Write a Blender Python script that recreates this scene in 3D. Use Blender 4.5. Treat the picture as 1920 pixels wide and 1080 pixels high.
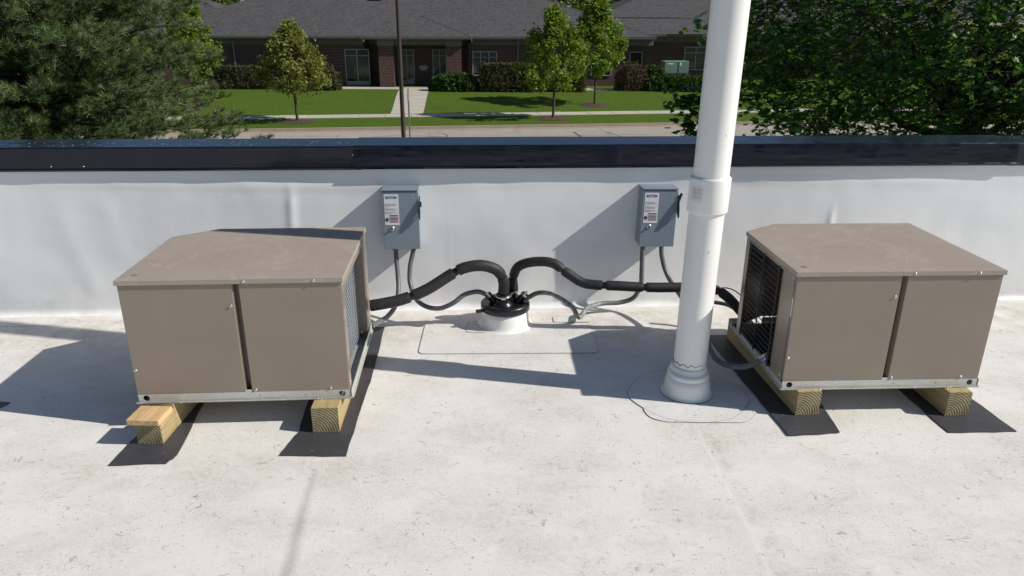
import bpy, bmesh, math, random
from math import sin, cos, pi, radians, hypot, atan2, tau
from mathutils import Vector, Matrix, noise
from mathutils.geometry import tessellate_polygon
random.seed(7)
for o in list(bpy.data.objects): bpy.data.objects.remove(o)
S = bpy.context.scene
COL = S.collection
# ------------------------------------------------------------------ camera
CAM = Vector((0, 0, 1.3)); F_PX = 1369.82; PITCH = 0.355; ROLL = 0.005246
fw = Vector((0, cos(PITCH), -sin(PITCH))); r0 = Vector((1, 0, 0)); u0 = r0.cross(fw)
rt = r0*cos(ROLL) + u0*sin(ROLL); up = u0*cos(ROLL) - r0*sin(ROLL)
cd = bpy.data.cameras.new('camera'); cam = bpy.data.objects.new('camera', cd); COL.objects.link(cam)
cd.sensor_width = 36; cd.lens = F_PX/1920*36; cd.clip_start = .05; cd.clip_end = 2000
cam.matrix_world = Matrix(((rt.x, up.x, -fw.x, 0), (rt.y, up.y, -fw.y, 0), (rt.z, up.z, -fw.z, 1.3), (0, 0, 0, 1)))
S.camera = cam
# ------------------------------------------------------------------ light
SUN_EL, SUN_AZ = radians(37.6), radians(-11.1)       # direction towards the sun, azimuth from +X
sd = Vector((cos(SUN_EL)*cos(SUN_AZ), cos(SUN_EL)*sin(SUN_AZ), sin(SUN_EL)))
w = bpy.data.worlds.new('World'); S.world = w; w.use_nodes = True
nt = w.node_tree; bg = nt.nodes['Background']
sky = nt.nodes.new('ShaderNodeTexSky'); sky.sky_type = 'NISHITA'; sky.sun_disc = False
sky.sun_elevation = SUN_EL; sky.sun_rotation = atan2(sd.x, sd.y); sky.altitude = 200; sky.air_density = 1; sky.dust_density = .6; sky.ozone_density = 3.0
nt.links.new(sky.outputs[0], bg.inputs[0]); bg.inputs[1].default_value = .066
sl = bpy.data.lights.new('sun', 'SUN'); sl.energy = 4.5; sl.angle = radians(.53); sl.color = (1, .95, .865)
so = bpy.data.objects.new('sun', sl); COL.objects.link(so)
so.rotation_euler = (-sd).to_track_quat('-Z', 'Y').to_euler(); so.location = (5, -2, 9)
S.view_settings.view_transform = 'Standard'; S.view_settings.look = 'None'
S.view_settings.exposure = .08; S.view_settings.gamma = 1; S.view_settings.use_curve_mapping = False
S.render.engine = 'CYCLES'; S.cycles.max_bounces = 8; S.cycles.transparent_max_bounces = 8

def at(px, py, Y, s=0.0):
    """where the sight line through a photograph pixel meets the upright plane y = Y + s*x"""
    d = fw*F_PX + rt*(px-960) - up*(py-540); t = Y/(d.y - s*d.x); return CAM + d*t
def atz(px, py, z):
    d = fw*F_PX + rt*(px-960) - up*(py-540); t = (z-1.3)/d.z; return CAM + d*t

# ------------------------------------------------------------------ materials
def srgb(h): return h
class M:
    """small node-graph helper"""
    def __init__(s, name, rough=.6, metal=0, spec=.5):
        s.m = bpy.data.materials.new(name); s.m.use_nodes = True
        s.t = s.m.node_tree; s.b = s.t.nodes['Principled BSDF']; s.out = s.t.nodes['Material Output']
        s.b.inputs['Roughness'].default_value = rough; s.b.inputs['Metallic'].default_value = metal
        s.b.inputs['Specular IOR Level'].default_value = spec
        s._c = None
    def n(s, typ, **k):
        x = s.t.nodes.new(typ)
        for a, v in k.items():
            if a.startswith('i_'):
                x.inputs[int(a[2:]) if a[2:].isdigit() else a[2:]].default_value = v
            else: setattr(x, a, v)
        return x
    def l(s, a, b): s.t.links.new(a, b)
    def pos(s, scale=(1, 1, 1), loc=(0, 0, 0), rot=(0, 0, 0), obj=False):
        c = s.n('ShaderNodeTexCoord') if obj else s.n('ShaderNodeNewGeometry')
        mp = s.n('ShaderNodeMapping'); mp.inputs[1].default_value = loc; mp.inputs[2].default_value = rot; mp.inputs[3].default_value = scale
        s.l(c.outputs['Object'] if obj else c.outputs['Position'], mp.inputs[0]); return mp.outputs[0]
    def noise(s, vec, scale, detail=4, rough=.55, dist=0):
        x = s.n('ShaderNodeTexNoise'); x.inputs['Scale'].default_value = scale; x.inputs['Detail'].default_value = detail
        x.inputs['Roughness'].default_value = rough; x.inputs['Distortion'].default_value = dist
        s.l(vec, x.inputs['Vector']); return x.outputs['Fac']
    def ramp(s, fac, stops, interp='LINEAR'):
        x = s.n('ShaderNodeValToRGB'); x.color_ramp.interpolation = interp
        e = x.color_ramp.elements
        while len(e) < len(stops): e.new(.5)
        for k, (p, c) in enumerate(stops):
            e[k].position = p; e[k].color = (c, c, c, 1) if isinstance(c, (int, float)) else (*c, 1)
        s.l(fac, x.inputs[0]); return x.outputs[0]
    def mix(s, fac, a, b, mode='MIX'):
        x = s.n('ShaderNodeMix', data_type='RGBA', blend_type=mode)
        for v, k in ((fac, 0), (a, 6), (b, 7)):
            if isinstance(v, (int, float)): x.inputs[k].default_value = v if k == 0 else (v, v, v, 1)
            elif isinstance(v, tuple): x.inputs[k].default_value = (*v, 1)
            else: s.l(v, x.inputs[k])
        return x.outputs[2]
    def math(s, op, a, b=0.0, c=None):
        x = s.n('ShaderNodeMath', operation=op)
        for k, v in enumerate((a, b) if c is None else (a, b, c)):
            if isinstance(v, (int, float)): x.inputs[k].default_value = v
            else: s.l(v, x.inputs[k])
        return x.outputs[0]
    def col(s, c):
        if isinstance(c, tuple): s.b.inputs['Base Color'].default_value = (*c, 1)
        else: s.l(c, s.b.inputs['Base Color'])
        return s
    def rough(s, v): s.l(v, s.b.inputs['Roughness']); return s
    def bump(s, h, strength=.3, dist=.01):
        x = s.n('ShaderNodeBump'); x.inputs['Strength'].default_value = strength; x.inputs['Distance'].default_value = dist
        s.l(h, x.inputs['Height'])
        if s._c is not None: s.l(s._c, x.inputs['Normal'])
        s._c = x.outputs[0]; s.l(s._c, s.b.inputs['Normal']); return s

def simple(name, c, rough=.5, metal=0, var=.12, scale=30, bump=0, bscale=200, spec=.5):
    m = M(name, rough, metal, spec); p = m.pos(obj=False)
    f = m.noise(p, scale, 5)
    a = tuple(x*(1-var) for x in c); b = tuple(min(1, x*(1+var)) for x in c)
    m.col(m.ramp(f, [(.3, a), (.7, b)]))
    if bump: m.bump(m.noise(p, bscale, 3), bump, .002)
    return m.m

def mat_roof(name='white_roof_membrane', dirt=1.0, base=(.765, .75, .722)):
    m = M(name, .62, 0, .35); p = m.pos()
    big = m.noise(p, 1.3, 4, .6); mid = m.noise(p, 6, 5, .65)
    c = m.mix(m.ramp(big, [(.35, 0), (.7, 1)]), base, tuple(x*.955 for x in base))
    d = m.math('MULTIPLY', m.ramp(m.noise(m.pos((1, 1.6, 1), (3, 1, 0)), 3.1, 6, .72), [(.44, 0.0), (.72, .62*dirt)]), m.ramp(m.noise(p, 55, 4, .7), [(.36, .25), (.60, 1)]))
    c = m.mix(d, c, (.47, .41, .33))
    # the dirtier belt along the foot of the parapet and faint pinkish silt
    sep = m.n('ShaderNodeSeparateXYZ'); g = m.n('ShaderNodeNewGeometry'); m.l(g.outputs['Position'], sep.inputs[0])
    yy = m.math('SUBTRACT', sep.outputs[1], m.math('MULTIPLY', sep.outputs[0], .06))
    belt = m.math('MULTIPLY', m.ramp(m.math('MULTIPLY', yy, .25), [(.66, 0), (.74, 1), (.79, 1), (.805, .2)]), m.ramp(m.noise(p, 9, 6, .75), [(.42, 0), (.68, .55*dirt)]))
    c = m.mix(belt, c, (.42, .35, .26))
    # specks and hair-like scuffs
    for sc, loc, lo, hi, dark in ((150, 0, .69, .72, .45), (75, 5, .71, .74, .6), (38, 9, .745, .765, .7), (260, 3, .66, .72, .25)):
        s_ = m.ramp(m.noise(m.pos((1, 1, 1), (loc, loc, 0)), sc, 2, .5), [(lo, 0), (hi, dark)])
        c = m.mix(s_, c, (.13, .11, .09))
    for ang, sx, sy, loc in ((1.1, 14, 120, 31), (-.9, 13, 110, 37), (2.2, 10, 90, 17)):
        v = m.pos((sx, sy, 1), (loc, loc*2, 0), (0, 0, ang))
        s_ = m.ramp(m.noise(v, 1.6, 2.5, .5, .35), [(.70, 0), (.72, .6)])
        c = m.mix(m.math('MULTIPLY', s_, m.ramp(mid, [(.42, .1), (.6, 1)])), c, (.22, .19, .16))
    # curly hair-like marks: broken iso-lines of a fine noise
    for sc, k, lo, dk in ((17, 3, .55, .75), (31, 8, .56, .6), (52, 14, .56, .5)):
        d_ = m.math('ABSOLUTE', m.math('SUBTRACT', m.noise(m.pos((1, 1, 1), (k, k, 0)), sc, 1.5, .5), .5))
        ln = m.math('MULTIPLY', m.ramp(d_, [(0, dk), (.011, 0)]), m.ramp(m.noise(m.pos((1, 1, 1), (k+3, k, 0)), sc*1.9, 2, .5), [(lo, 0), (lo+.05, 1)]))
        c = m.mix(m.math('MULTIPLY', ln, m.ramp(mid, [(.40, .15), (.58, 1)])), c, (.20, .165, .13))
    gr_ = m.math('MULTIPLY', m.ramp(m.noise(p, 150, 3, .8), [(.50, 0), (.64, .55)]), m.ramp(m.noise(m.pos((1, 1, 1), (9, 2, 0)), 4.5, 5, .7), [(.44, 0), (.66, 1)]))
    c = m.mix(m.math('MULTIPLY', gr_, dirt), c, (.40, .33, .24))
    # the smudged grey lap line in the foreground and a bright worn line beyond the pipe
    def line(x0, y0, x1, y1, wd, soft, wob=.012):
        L = hypot(x1-x0, y1-y0); nx, ny = -(y1-y0)/L, (x1-x0)/L
        dd = m.math('ADD', m.math('MULTIPLY', m.math('SUBTRACT', sep.outputs[0], x0), nx), m.math('MULTIPLY', m.math('SUBTRACT', sep.outputs[1], y0), ny))
        dd = m.math('ABSOLUTE', m.math('ADD', dd, m.math('MULTIPLY', m.math('SUBTRACT', m.noise(p, 7, 3), .5), wob)))
        tt = m.math('ADD', m.math('MULTIPLY', m.math('SUBTRACT', sep.outputs[0], x0), (x1-x0)/L), m.math('MULTIPLY', m.math('SUBTRACT', sep.outputs[1], y0), (y1-y0)/L))
        e = m.math('SUBTRACT', 1, m.ramp(m.math('DIVIDE', dd, wd), [(soft, 0), (1, 1)]))
        return m.math('MULTIPLY', e, m.ramp(m.math('DIVIDE', tt, L), [(0, 0), (.25, 1), (1, 1)]))
    c = m.mix(m.math('MULTIPLY', line(-.600, 1.93, -.575, 1.62, .020, .0), m.ramp(mid, [(.3, .3), (.7, .6)])), c, (.38, .375, .37)); c = m.mix(m.math('MULTIPLY', line(-.590, 1.75, -.540, 1.38, .026, .0), m.ramp(mid, [(.3, .3), (.7, .6)])), c, (.38, .375, .37))
    c = m.mix(m.math('MULTIPLY', line(.622, 2.3, .66, 1.2, .011, .1, .02), .32), c, (.83, .825, .81)); c = m.mix(m.math('MULTIPLY', m.math('MULTIPLY', line(.655, 2.3, .70, 1.1, .035, .0, .03), m.ramp(m.noise(p, 13, 5, .7), [(.45, 0), (.65, 1)])), .5), c, (.42, .37, .30))
    m.col(c)
    m.bump(m.noise(p, 2.2, 3), .35, .02).bump(m.noise(p, 24, 4, .6), .22, .004).bump(m.noise(p, 260, 3), .25, .0008)
    return m.m
def mat_wallmem():
    m = M('white_wall_membrane', .42, 0, .45); p = m.pos()
    sep = m.n('ShaderNodeSeparateXYZ'); g = m.n('ShaderNodeNewGeometry'); m.l(g.outputs['Position'], sep.inputs[0])
    c = m.mix(m.noise(p, 2, 4), (.80, .81, .825), (.845, .85, .85))
    low = m.math('MULTIPLY', m.ramp(sep.outputs[2], [(.0, .5), (.10, .25), (.22, 0)]), m.ramp(m.noise(p, 8, 5, .7), [(.4, 0), (.7, 1)]))
    c = m.mix(low, c, (.52, .49, .44))
    s_ = m.ramp(m.noise(p, 70, 2), [(.765, 0), (.79, .55)]); c = m.mix(s_, c, (.2, .19, .18))
    v = m.pos((3, 3, 40), (2, 4, 0)); c = m.mix(m.ramp(m.noise(v, 2, 3), [(.74, 0), (.77, .3)]), c, (.4, .39, .38))
    m.col(c); m.bump(m.noise(p, 9, 3), .12, .01).bump(m.noise(p, 180, 3), .12, .0008)
    return m.m
def mat_paint(name, c, rough=.38, wet=False):
    m = M(name, rough, 0, .3); p = m.pos(obj=True)
    f = m.noise(p, 5, 5, .6)
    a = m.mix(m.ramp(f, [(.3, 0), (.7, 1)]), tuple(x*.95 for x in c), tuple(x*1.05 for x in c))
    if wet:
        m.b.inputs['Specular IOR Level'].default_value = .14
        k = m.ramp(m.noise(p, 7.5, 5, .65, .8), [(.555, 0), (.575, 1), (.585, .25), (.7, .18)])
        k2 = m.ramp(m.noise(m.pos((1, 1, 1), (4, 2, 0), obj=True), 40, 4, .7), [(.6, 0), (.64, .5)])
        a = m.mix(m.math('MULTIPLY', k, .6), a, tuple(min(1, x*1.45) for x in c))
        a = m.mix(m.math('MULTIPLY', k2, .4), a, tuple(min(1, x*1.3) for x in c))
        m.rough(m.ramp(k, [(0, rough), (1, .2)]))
    if not wet and c[0] > .22: m.b.inputs['Coat Weight'].default_value = .6; m.b.inputs['Coat Roughness'].default_value = .22
    a = m.mix(m.math('MULTIPLY', m.ramp(m.noise(m.pos((1, 1, 6), obj=True), 22, 3), [(.6, 0), (.8, 1)]), .18), a, tuple(x*.75 for x in c))
    m.col(a); m.bump(m.noise(p, 420, 2), .06, .0005).bump(m.noise(p, 3, 2), .12, .01)
    return m.m
def mat_galv():
    m = M('galvanised_steel', .48, .45); p = m.pos()
    v = m.n('ShaderNodeTexVoronoi'); v.inputs['Scale'].default_value = 130; m.l(p, v.inputs['Vector'])
    m.col(m.mix(m.noise(p, 18, 4), m.ramp(v.outputs['Color'], [(0, (.52, .54, .54)), (1, (.70, .71, .70))]), (.56, .54, .47)))
    m.rough(m.ramp(m.noise(p, 60, 3), [(.3, .3), (.7, .55)])); return m.m
def mat_wood(name, c, axis='y', ring=False, green=0.0):
    m = M(name, .75, 0, .25)
    if ring:
        p = m.pos((1, .15, 1), obj=True)
        wv = m.n('ShaderNodeTexWave', wave_type='RINGS', rings_direction='Y'); wv.inputs['Scale'].default_value = 36
        wv.inputs['Distortion'].default_value = 2.2; wv.inputs['Detail'].default_value = 3; wv.inputs['Detail Scale'].default_value = 6
        m.l(p, wv.inputs[0])
        col = m.ramp(wv.outputs['Fac'], [(.1, tuple(x*.52 for x in c)), (.45, tuple(x*.85 for x in c)), (.9, tuple(x*1.1 for x in c))])
        col = m.mix(m.ramp(m.noise(m.pos(obj=True), 25, 5, .7), [(.4, 0), (.7, .7)]), col, (.15, .12, .07))
        m.bump(wv.outputs['Fac'], .5, .002)
    else:
        p = m.pos((1, .06, 1) if axis == 'y' else (.06, 1, 1), obj=True)
        f = m.noise(p, 90, 4, .6, .6)
        col = m.ramp(f, [(.3, tuple(x*.68 for x in c)), (.5, c), (.72, tuple(min(1, x*1.18) for x in c))])
        col = m.mix(m.ramp(m.noise(m.pos(obj=True), 9, 4), [(.5, 0), (.75, .4)]), col, (.30, .27, .15) if green else (.36, .22, .10))
        m.bump(f, .3, .001)
    m.col(col); return m.m
def mat_foliage(name, cols, rough=.5, trans=.35, sheen=.3):
    m = M(name, rough, 0, sheen); g = m.n('ShaderNodeNewGeometry')
    n_ = len(cols); c = m.ramp(g.outputs['Random Per Island'], [(k/(n_-1), x) for k, x in enumerate(cols)])
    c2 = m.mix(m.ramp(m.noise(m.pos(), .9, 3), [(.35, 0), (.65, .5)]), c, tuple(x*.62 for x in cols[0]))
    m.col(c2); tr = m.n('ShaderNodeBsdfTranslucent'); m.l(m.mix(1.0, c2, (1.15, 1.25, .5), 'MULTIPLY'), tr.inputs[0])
    ms = m.n('ShaderNodeMixShader'); ms.inputs[0].default_value = trans
    m.l(m.b.outputs[0], ms.inputs[1]); m.l(tr.outputs[0], ms.inputs[2]); m.l(ms.outputs[0], m.out.inputs[0]); return m.m
def mat_bark(name, c):
    m = M(name, .9, 0, .2); p = m.pos((1, 1, .25)); f = m.noise(p, 22, 5, .7)
    m.col(m.ramp(f, [(.35, tuple(x*.5 for x in c)), (.65, c)])); m.bump(f, .8, .02); return m.m
def mat_brick():
    m = M('dark_red_brick', .85, 0, .25)
    c = m.n('ShaderNodeTexCoord'); sp = m.n('ShaderNodeSeparateXYZ'); m.l(c.outputs['Object'], sp.inputs[0])
    cb = m.n('ShaderNodeCombineXYZ'); m.l(m.math('ADD', sp.outputs[0], sp.outputs[1]), cb.inputs[0]); m.l(sp.outputs[2], cb.inputs[1])
    b = m.n('ShaderNodeTexBrick'); b.inputs['Scale'].default_value = 1; b.inputs['Brick Width'].default_value = .24; b.inputs['Row Height'].default_value = .11
    b.inputs['Mortar Size'].default_value = .012; b.inputs['Color1'].default_value = (.115, .033, .025, 1); b.inputs['Color2'].default_value = (.048, .018, .016, 1); b.inputs['Mortar'].default_value = (.25, .20, .18, 1)
    m.l(cb.outputs[0], b.inputs[0])
    m.col(m.mix(.25, b.outputs['Color'], m.ramp(m.noise(m.pos(), 3, 4), [(.3, .02), (.7, .08)]))); m.bump(m.math('SUBTRACT', 1, b.outputs['Fac']), .6, .01); return m.m
def mat_shingle():
    m = M('asphalt_shingles', .9, 0, .25); c = m.n('ShaderNodeTexCoord')
    b = m.n('ShaderNodeTexBrick'); b.inputs['Scale'].default_value = 1; b.inputs['Brick Width'].default_value = .33; b.inputs['Row Height'].default_value = .15; b.inputs['Mortar Size'].default_value = .012
    b.inputs['Color1'].default_value = (.052, .050, .053, 1); b.inputs['Color2'].default_value = (.105, .099, .103, 1); b.inputs['Mortar'].default_value = (.035, .035, .037, 1); b.offset = .37
    mp = m.n('ShaderNodeMapping'); m.l(c.outputs['Object'], mp.inputs[0]); m.l(mp.outputs[0], b.inputs[0])
    n1 = m.noise(m.pos((1, 1, 1)), 2.2, 5, .7); n2 = m.noise(m.pos((2.2, 5, 5)), 2.4, 3, .6)
    cc = m.mix(m.ramp(n1, [(.35, 0), (.7, .5)]), b.outputs['Color'], (.045, .044, .047))
    cc = m.mix(m.ramp(n2, [(.42, 0), (.62, .6)]), cc, (.125, .118, .12))
    m.col(cc); m.bump(b.outputs['Fac'], .5, .012); return m.m
def mat_grass():
    m = M('mown_grass', .9, 0, .05); p = m.pos()
    a = m.noise(p, .35, 5, .65); b = m.noise(m.pos((1, 2.5, 1)), 6, 5, .75); st = m.n('ShaderNodeTexWave', bands_direction='Y'); st.inputs['Scale'].default_value = .55; st.inputs['Distortion'].default_value = 1.2
    m.l(m.pos((1, 1, 1), (0, 0, 0), (0, 0, -.1)), st.inputs[0])
    c = m.mix(m.ramp(b, [(.32, 0), (.68, 1)]), (.040, .092, .010), (.155, .235, .035))
    c = m.mix(m.ramp(a, [(.35, 0), (.7, .55)]), c, (.10, .125, .026)); c = m.mix(m.math('MULTIPLY', st.outputs['Fac'], .3), c, (.035, .075, .009))
    m.col(c); m.bump(m.noise(m.pos((1, 1, 1)), 30, 4, .8), 1, .05); return m.m
def mat_concrete(name, c, scale=3):
    m = M(name, .85, 0, .25); p = m.pos(); o = m.n('ShaderNodeObjectInfo')
    cc = m.mix(m.ramp(m.noise(p, scale*.4, 5, .65), [(.3, 0), (.72, 1)]), tuple(x*.86 for x in c), tuple(x*1.06 for x in c))
    cc = m.mix(m.ramp(m.noise(p, 22, 4, .7), [(.55, 0), (.7, .35)]), cc, tuple(x*.6 for x in c))
    cc = m.mix(m.math('MULTIPLY', o.outputs['Random'], .14), cc, tuple(x*.7 for x in c)); m.col(cc); m.bump(m.noise(p, 60, 3), .3, .004); return m.m
def mat_glass():
    m = M('window_glass', .07, 0, 1.0); m.col(m.ramp(m.noise(m.pos(), 1.4, 3), [(.35, (.012, .015, .016)), (.7, (.05, .058, .052))])); m.b.inputs['Alpha'].default_value = .45; return m.m
def mat_rubber(name='dark_rubber_pad', c=(.045, .046, .052)):
    m = M(name, .55, 0, .4); p = m.pos(); cc = m.mix(m.ramp(m.noise(p, 7, 5, .7), [(.4, 0), (.75, .7)]), c, tuple(x*1.7 for x in c))
    cc = m.mix(m.ramp(m.noise(p, 45, 3), [(.68, 0), (.72, .35)]), cc, (.3, .3, .3)); m.col(cc); m.bump(m.noise(p, 4, 2), .3, .01).bump(m.noise(p, 250, 2), .2, .001); return m.m

MT = {}
MT['roof'] = mat_roof(); MT['patch'] = mat_roof('roof_patch_membrane', .55, (.73, .725, .71)); MT['wall'] = mat_wallmem()
MT['paint'] = mat_paint('taupe_cabinet_paint', (.262, .215, .170)); MT['paint_top_skylit'] = mat_paint('taupe_top_sky_sheen', (.36, .305, .255), .42, True)  # top colour is raised above the sides to stand in for sky reflection
MT['galv'] = mat_galv(); MT['screw'] = simple('zinc_screw', (.62, .6, .56), .3, .9)
MT['beam'] = mat_wood('treated_timber', (.42, .325, .165), 'y', green=1); MT['beam_end'] = mat_wood('timber_end_grain', (.40, .34, .20), ring=True)
MT['shim'] = mat_wood('cedar_shim', (.62, .42, .22), 'y')
MT['rubber'] = mat_rubber(); MT['black'] = simple('black_plastic', (.012, .012, .014), .32, var=.25, scale=60)
MT['foam'] = simple('black_pipe_foam', (.016, .016, .017), .6, var=.3, scale=40, bump=.15, bscale=300)
MT['conduit'] = simple('grey_liquidtight_conduit', (.12, .125, .13), .42, var=.15, scale=40)
def mat_worn():
    m = M('paint_spattered_conduit', .5); p = m.pos(); m.col(m.mix(m.ramp(m.noise(p, 45, 5, .75), [(.44, 0), (.56, .8)]), (.14, .145, .15), (.36, .365, .365))); return m.m
MT['conduit_worn'] = mat_worn()
MT['enclosure'] = mat_paint('grey_enclosure_paint', (.215, .262, .31), .32)
MT['label'] = simple('label_paper', (.72, .73, .74), .45, var=.04); MT['ink_blue'] = simple('blue_ink', (.02, .03, .33), .5); MT['ink_red'] = simple('red_ink', (.42, .03, .03), .5); MT['ink'] = simple('dark_ink', (.05, .05, .055), .5)
MT['ink_grey'] = simple('fine_print', (.33, .33, .34), .5)
MT['coping'] = None
def mat_coping():
    m = M('navy_black_metal_coping', .10, .0, .42); p = m.pos(); m.col(m.mix(m.noise(p, 12, 4), (.003, .004, .014), (.005, .007, .022)))
    m.rough(m.ramp(m.noise(p, 16, 5, .6), [(.35, .07), (.7, .22)])); m.bump(m.noise(m.pos((.5, 3, 3)), 5, 2), .10, .01)
    return m.m
MT['coping'] = mat_coping()
def mat_pvc():
    m = M('white_pvc', .3, 0, .5); p = m.pos(); c = m.mix(m.noise(p, 4, 4), (.80, .80, .785), (.86, .855, .83))
    sp = m.ramp(m.noise(m.pos((1, 1, .45)), 60, 2), [(.745, 0), (.765, .8)]); c = m.mix(sp, c, (.12, .10, .08)); m.col(c); m.bump(m.noise(p, 5, 2), .06, .01); return m.m
MT['pvc'] = mat_pvc()
MT['fins'] = simple('aluminium_coil_fins', (.36, .41, .48), .4, .4, var=.2, scale=200); MT['coil_dark'] = simple('coil_core', (.10, .11, .13), .6); MT['copper'] = simple('copper_tube', (.45, .2, .12), .35, .9)
MT['red'] = simple('red_wire', (.35, .03, .02), .4); MT['sealant'] = simple('dark_seam_sealant', (.11, .105, .10), .6)
MT['steel'] = simple('stainless_clamp', (.6, .6, .6), .25, 1)
m_ = M('rain_drop', .12, 0, .6); m_.col((.60, .56, .50)); tr_ = m_.n('ShaderNodeBsdfTransparent'); mx_ = m_.n('ShaderNodeMixShader'); mx_.inputs[0].default_value = .30
m_.l(tr_.outputs[0], mx_.inputs[1]); m_.l(m_.b.outputs[0], mx_.inputs[2]); m_.l(mx_.outputs[0], m_.out.inputs[0]); MT['water'] = m_.m
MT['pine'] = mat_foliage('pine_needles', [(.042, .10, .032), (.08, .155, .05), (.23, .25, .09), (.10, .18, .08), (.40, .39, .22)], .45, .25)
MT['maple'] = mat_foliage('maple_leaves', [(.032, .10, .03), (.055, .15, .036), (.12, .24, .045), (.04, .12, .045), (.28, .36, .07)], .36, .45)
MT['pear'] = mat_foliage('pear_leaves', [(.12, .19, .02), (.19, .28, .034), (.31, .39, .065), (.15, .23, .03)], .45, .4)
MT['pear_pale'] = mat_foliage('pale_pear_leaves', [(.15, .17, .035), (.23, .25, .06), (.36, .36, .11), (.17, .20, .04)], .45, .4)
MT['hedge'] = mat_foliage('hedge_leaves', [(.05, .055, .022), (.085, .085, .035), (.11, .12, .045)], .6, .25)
MT['hedge_brown'] = mat_foliage('brown_budding_shrub', [(.06, .04, .03), (.10, .075, .045), (.13, .10, .06)], .6, .2)
MT['juniper'] = mat_foliage('juniper_sprays', [(.025, .06, .012), (.05, .10, .018), (.085, .14, .03)], .6, .25)
MT['fartree'] = mat_foliage('distant_leaves', [(.06, .10, .02), (.10, .15, .03), (.16, .20, .05)], .6, .4)
MT['bark'] = mat_bark('grey_bark', (.11, .085, .065)); MT['bark_dark'] = mat_bark('dark_bark', (.06, .045, .038))
MT['brick'] = mat_brick(); MT['shingle'] = mat_shingle(); MT['grass'] = mat_grass(); MT['glass'] = mat_glass()
MT['road'] = mat_concrete('road_concrete', (.40, .36, .31)); MT['walk'] = mat_concrete('sidewalk_concrete', (.52, .48, .41)); MT['kerb'] = mat_concrete('kerb_concrete', (.40, .33, .26))
MT['tar'] = simple('tar_joint', (.05, .045, .04), .7); MT['mulch'] = simple('bark_mulch', (.075, .042, .032), .95, var=.5, scale=25, bump=1, bscale=30)
MT['trim'] = simple('taupe_trim', (.12, .115, .10), .6); MT['gutter'] = simple('grey_gutter', (.15, .15, .145), .5); MT['frame'] = simple('grey_door_frame', (.30, .32, .33), .5)
MT['blind'] = simple('pale_blind', (.66, .68, .58), .7); MT['xfmr'] = simple('green_transformer_paint', (.16, .25, .19), .45)
MT['pole'] = simple('brown_steel_pole', (.075, .052, .045), .5, .3); MT['post'] = simple('grey_post', (.28, .27, .25), .6, .2)
MT['plaque'] = simple('dark_plaque', (.05, .05, .055), .5); MT['stone'] = mat_concrete('limestone_cap', (.17, .155, .13)); MT['white_paint'] = simple('white_lettering', (.8, .8, .78), .6)
MT['dark'] = simple('dark_interior', (.02, .02, .022), .8)

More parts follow.
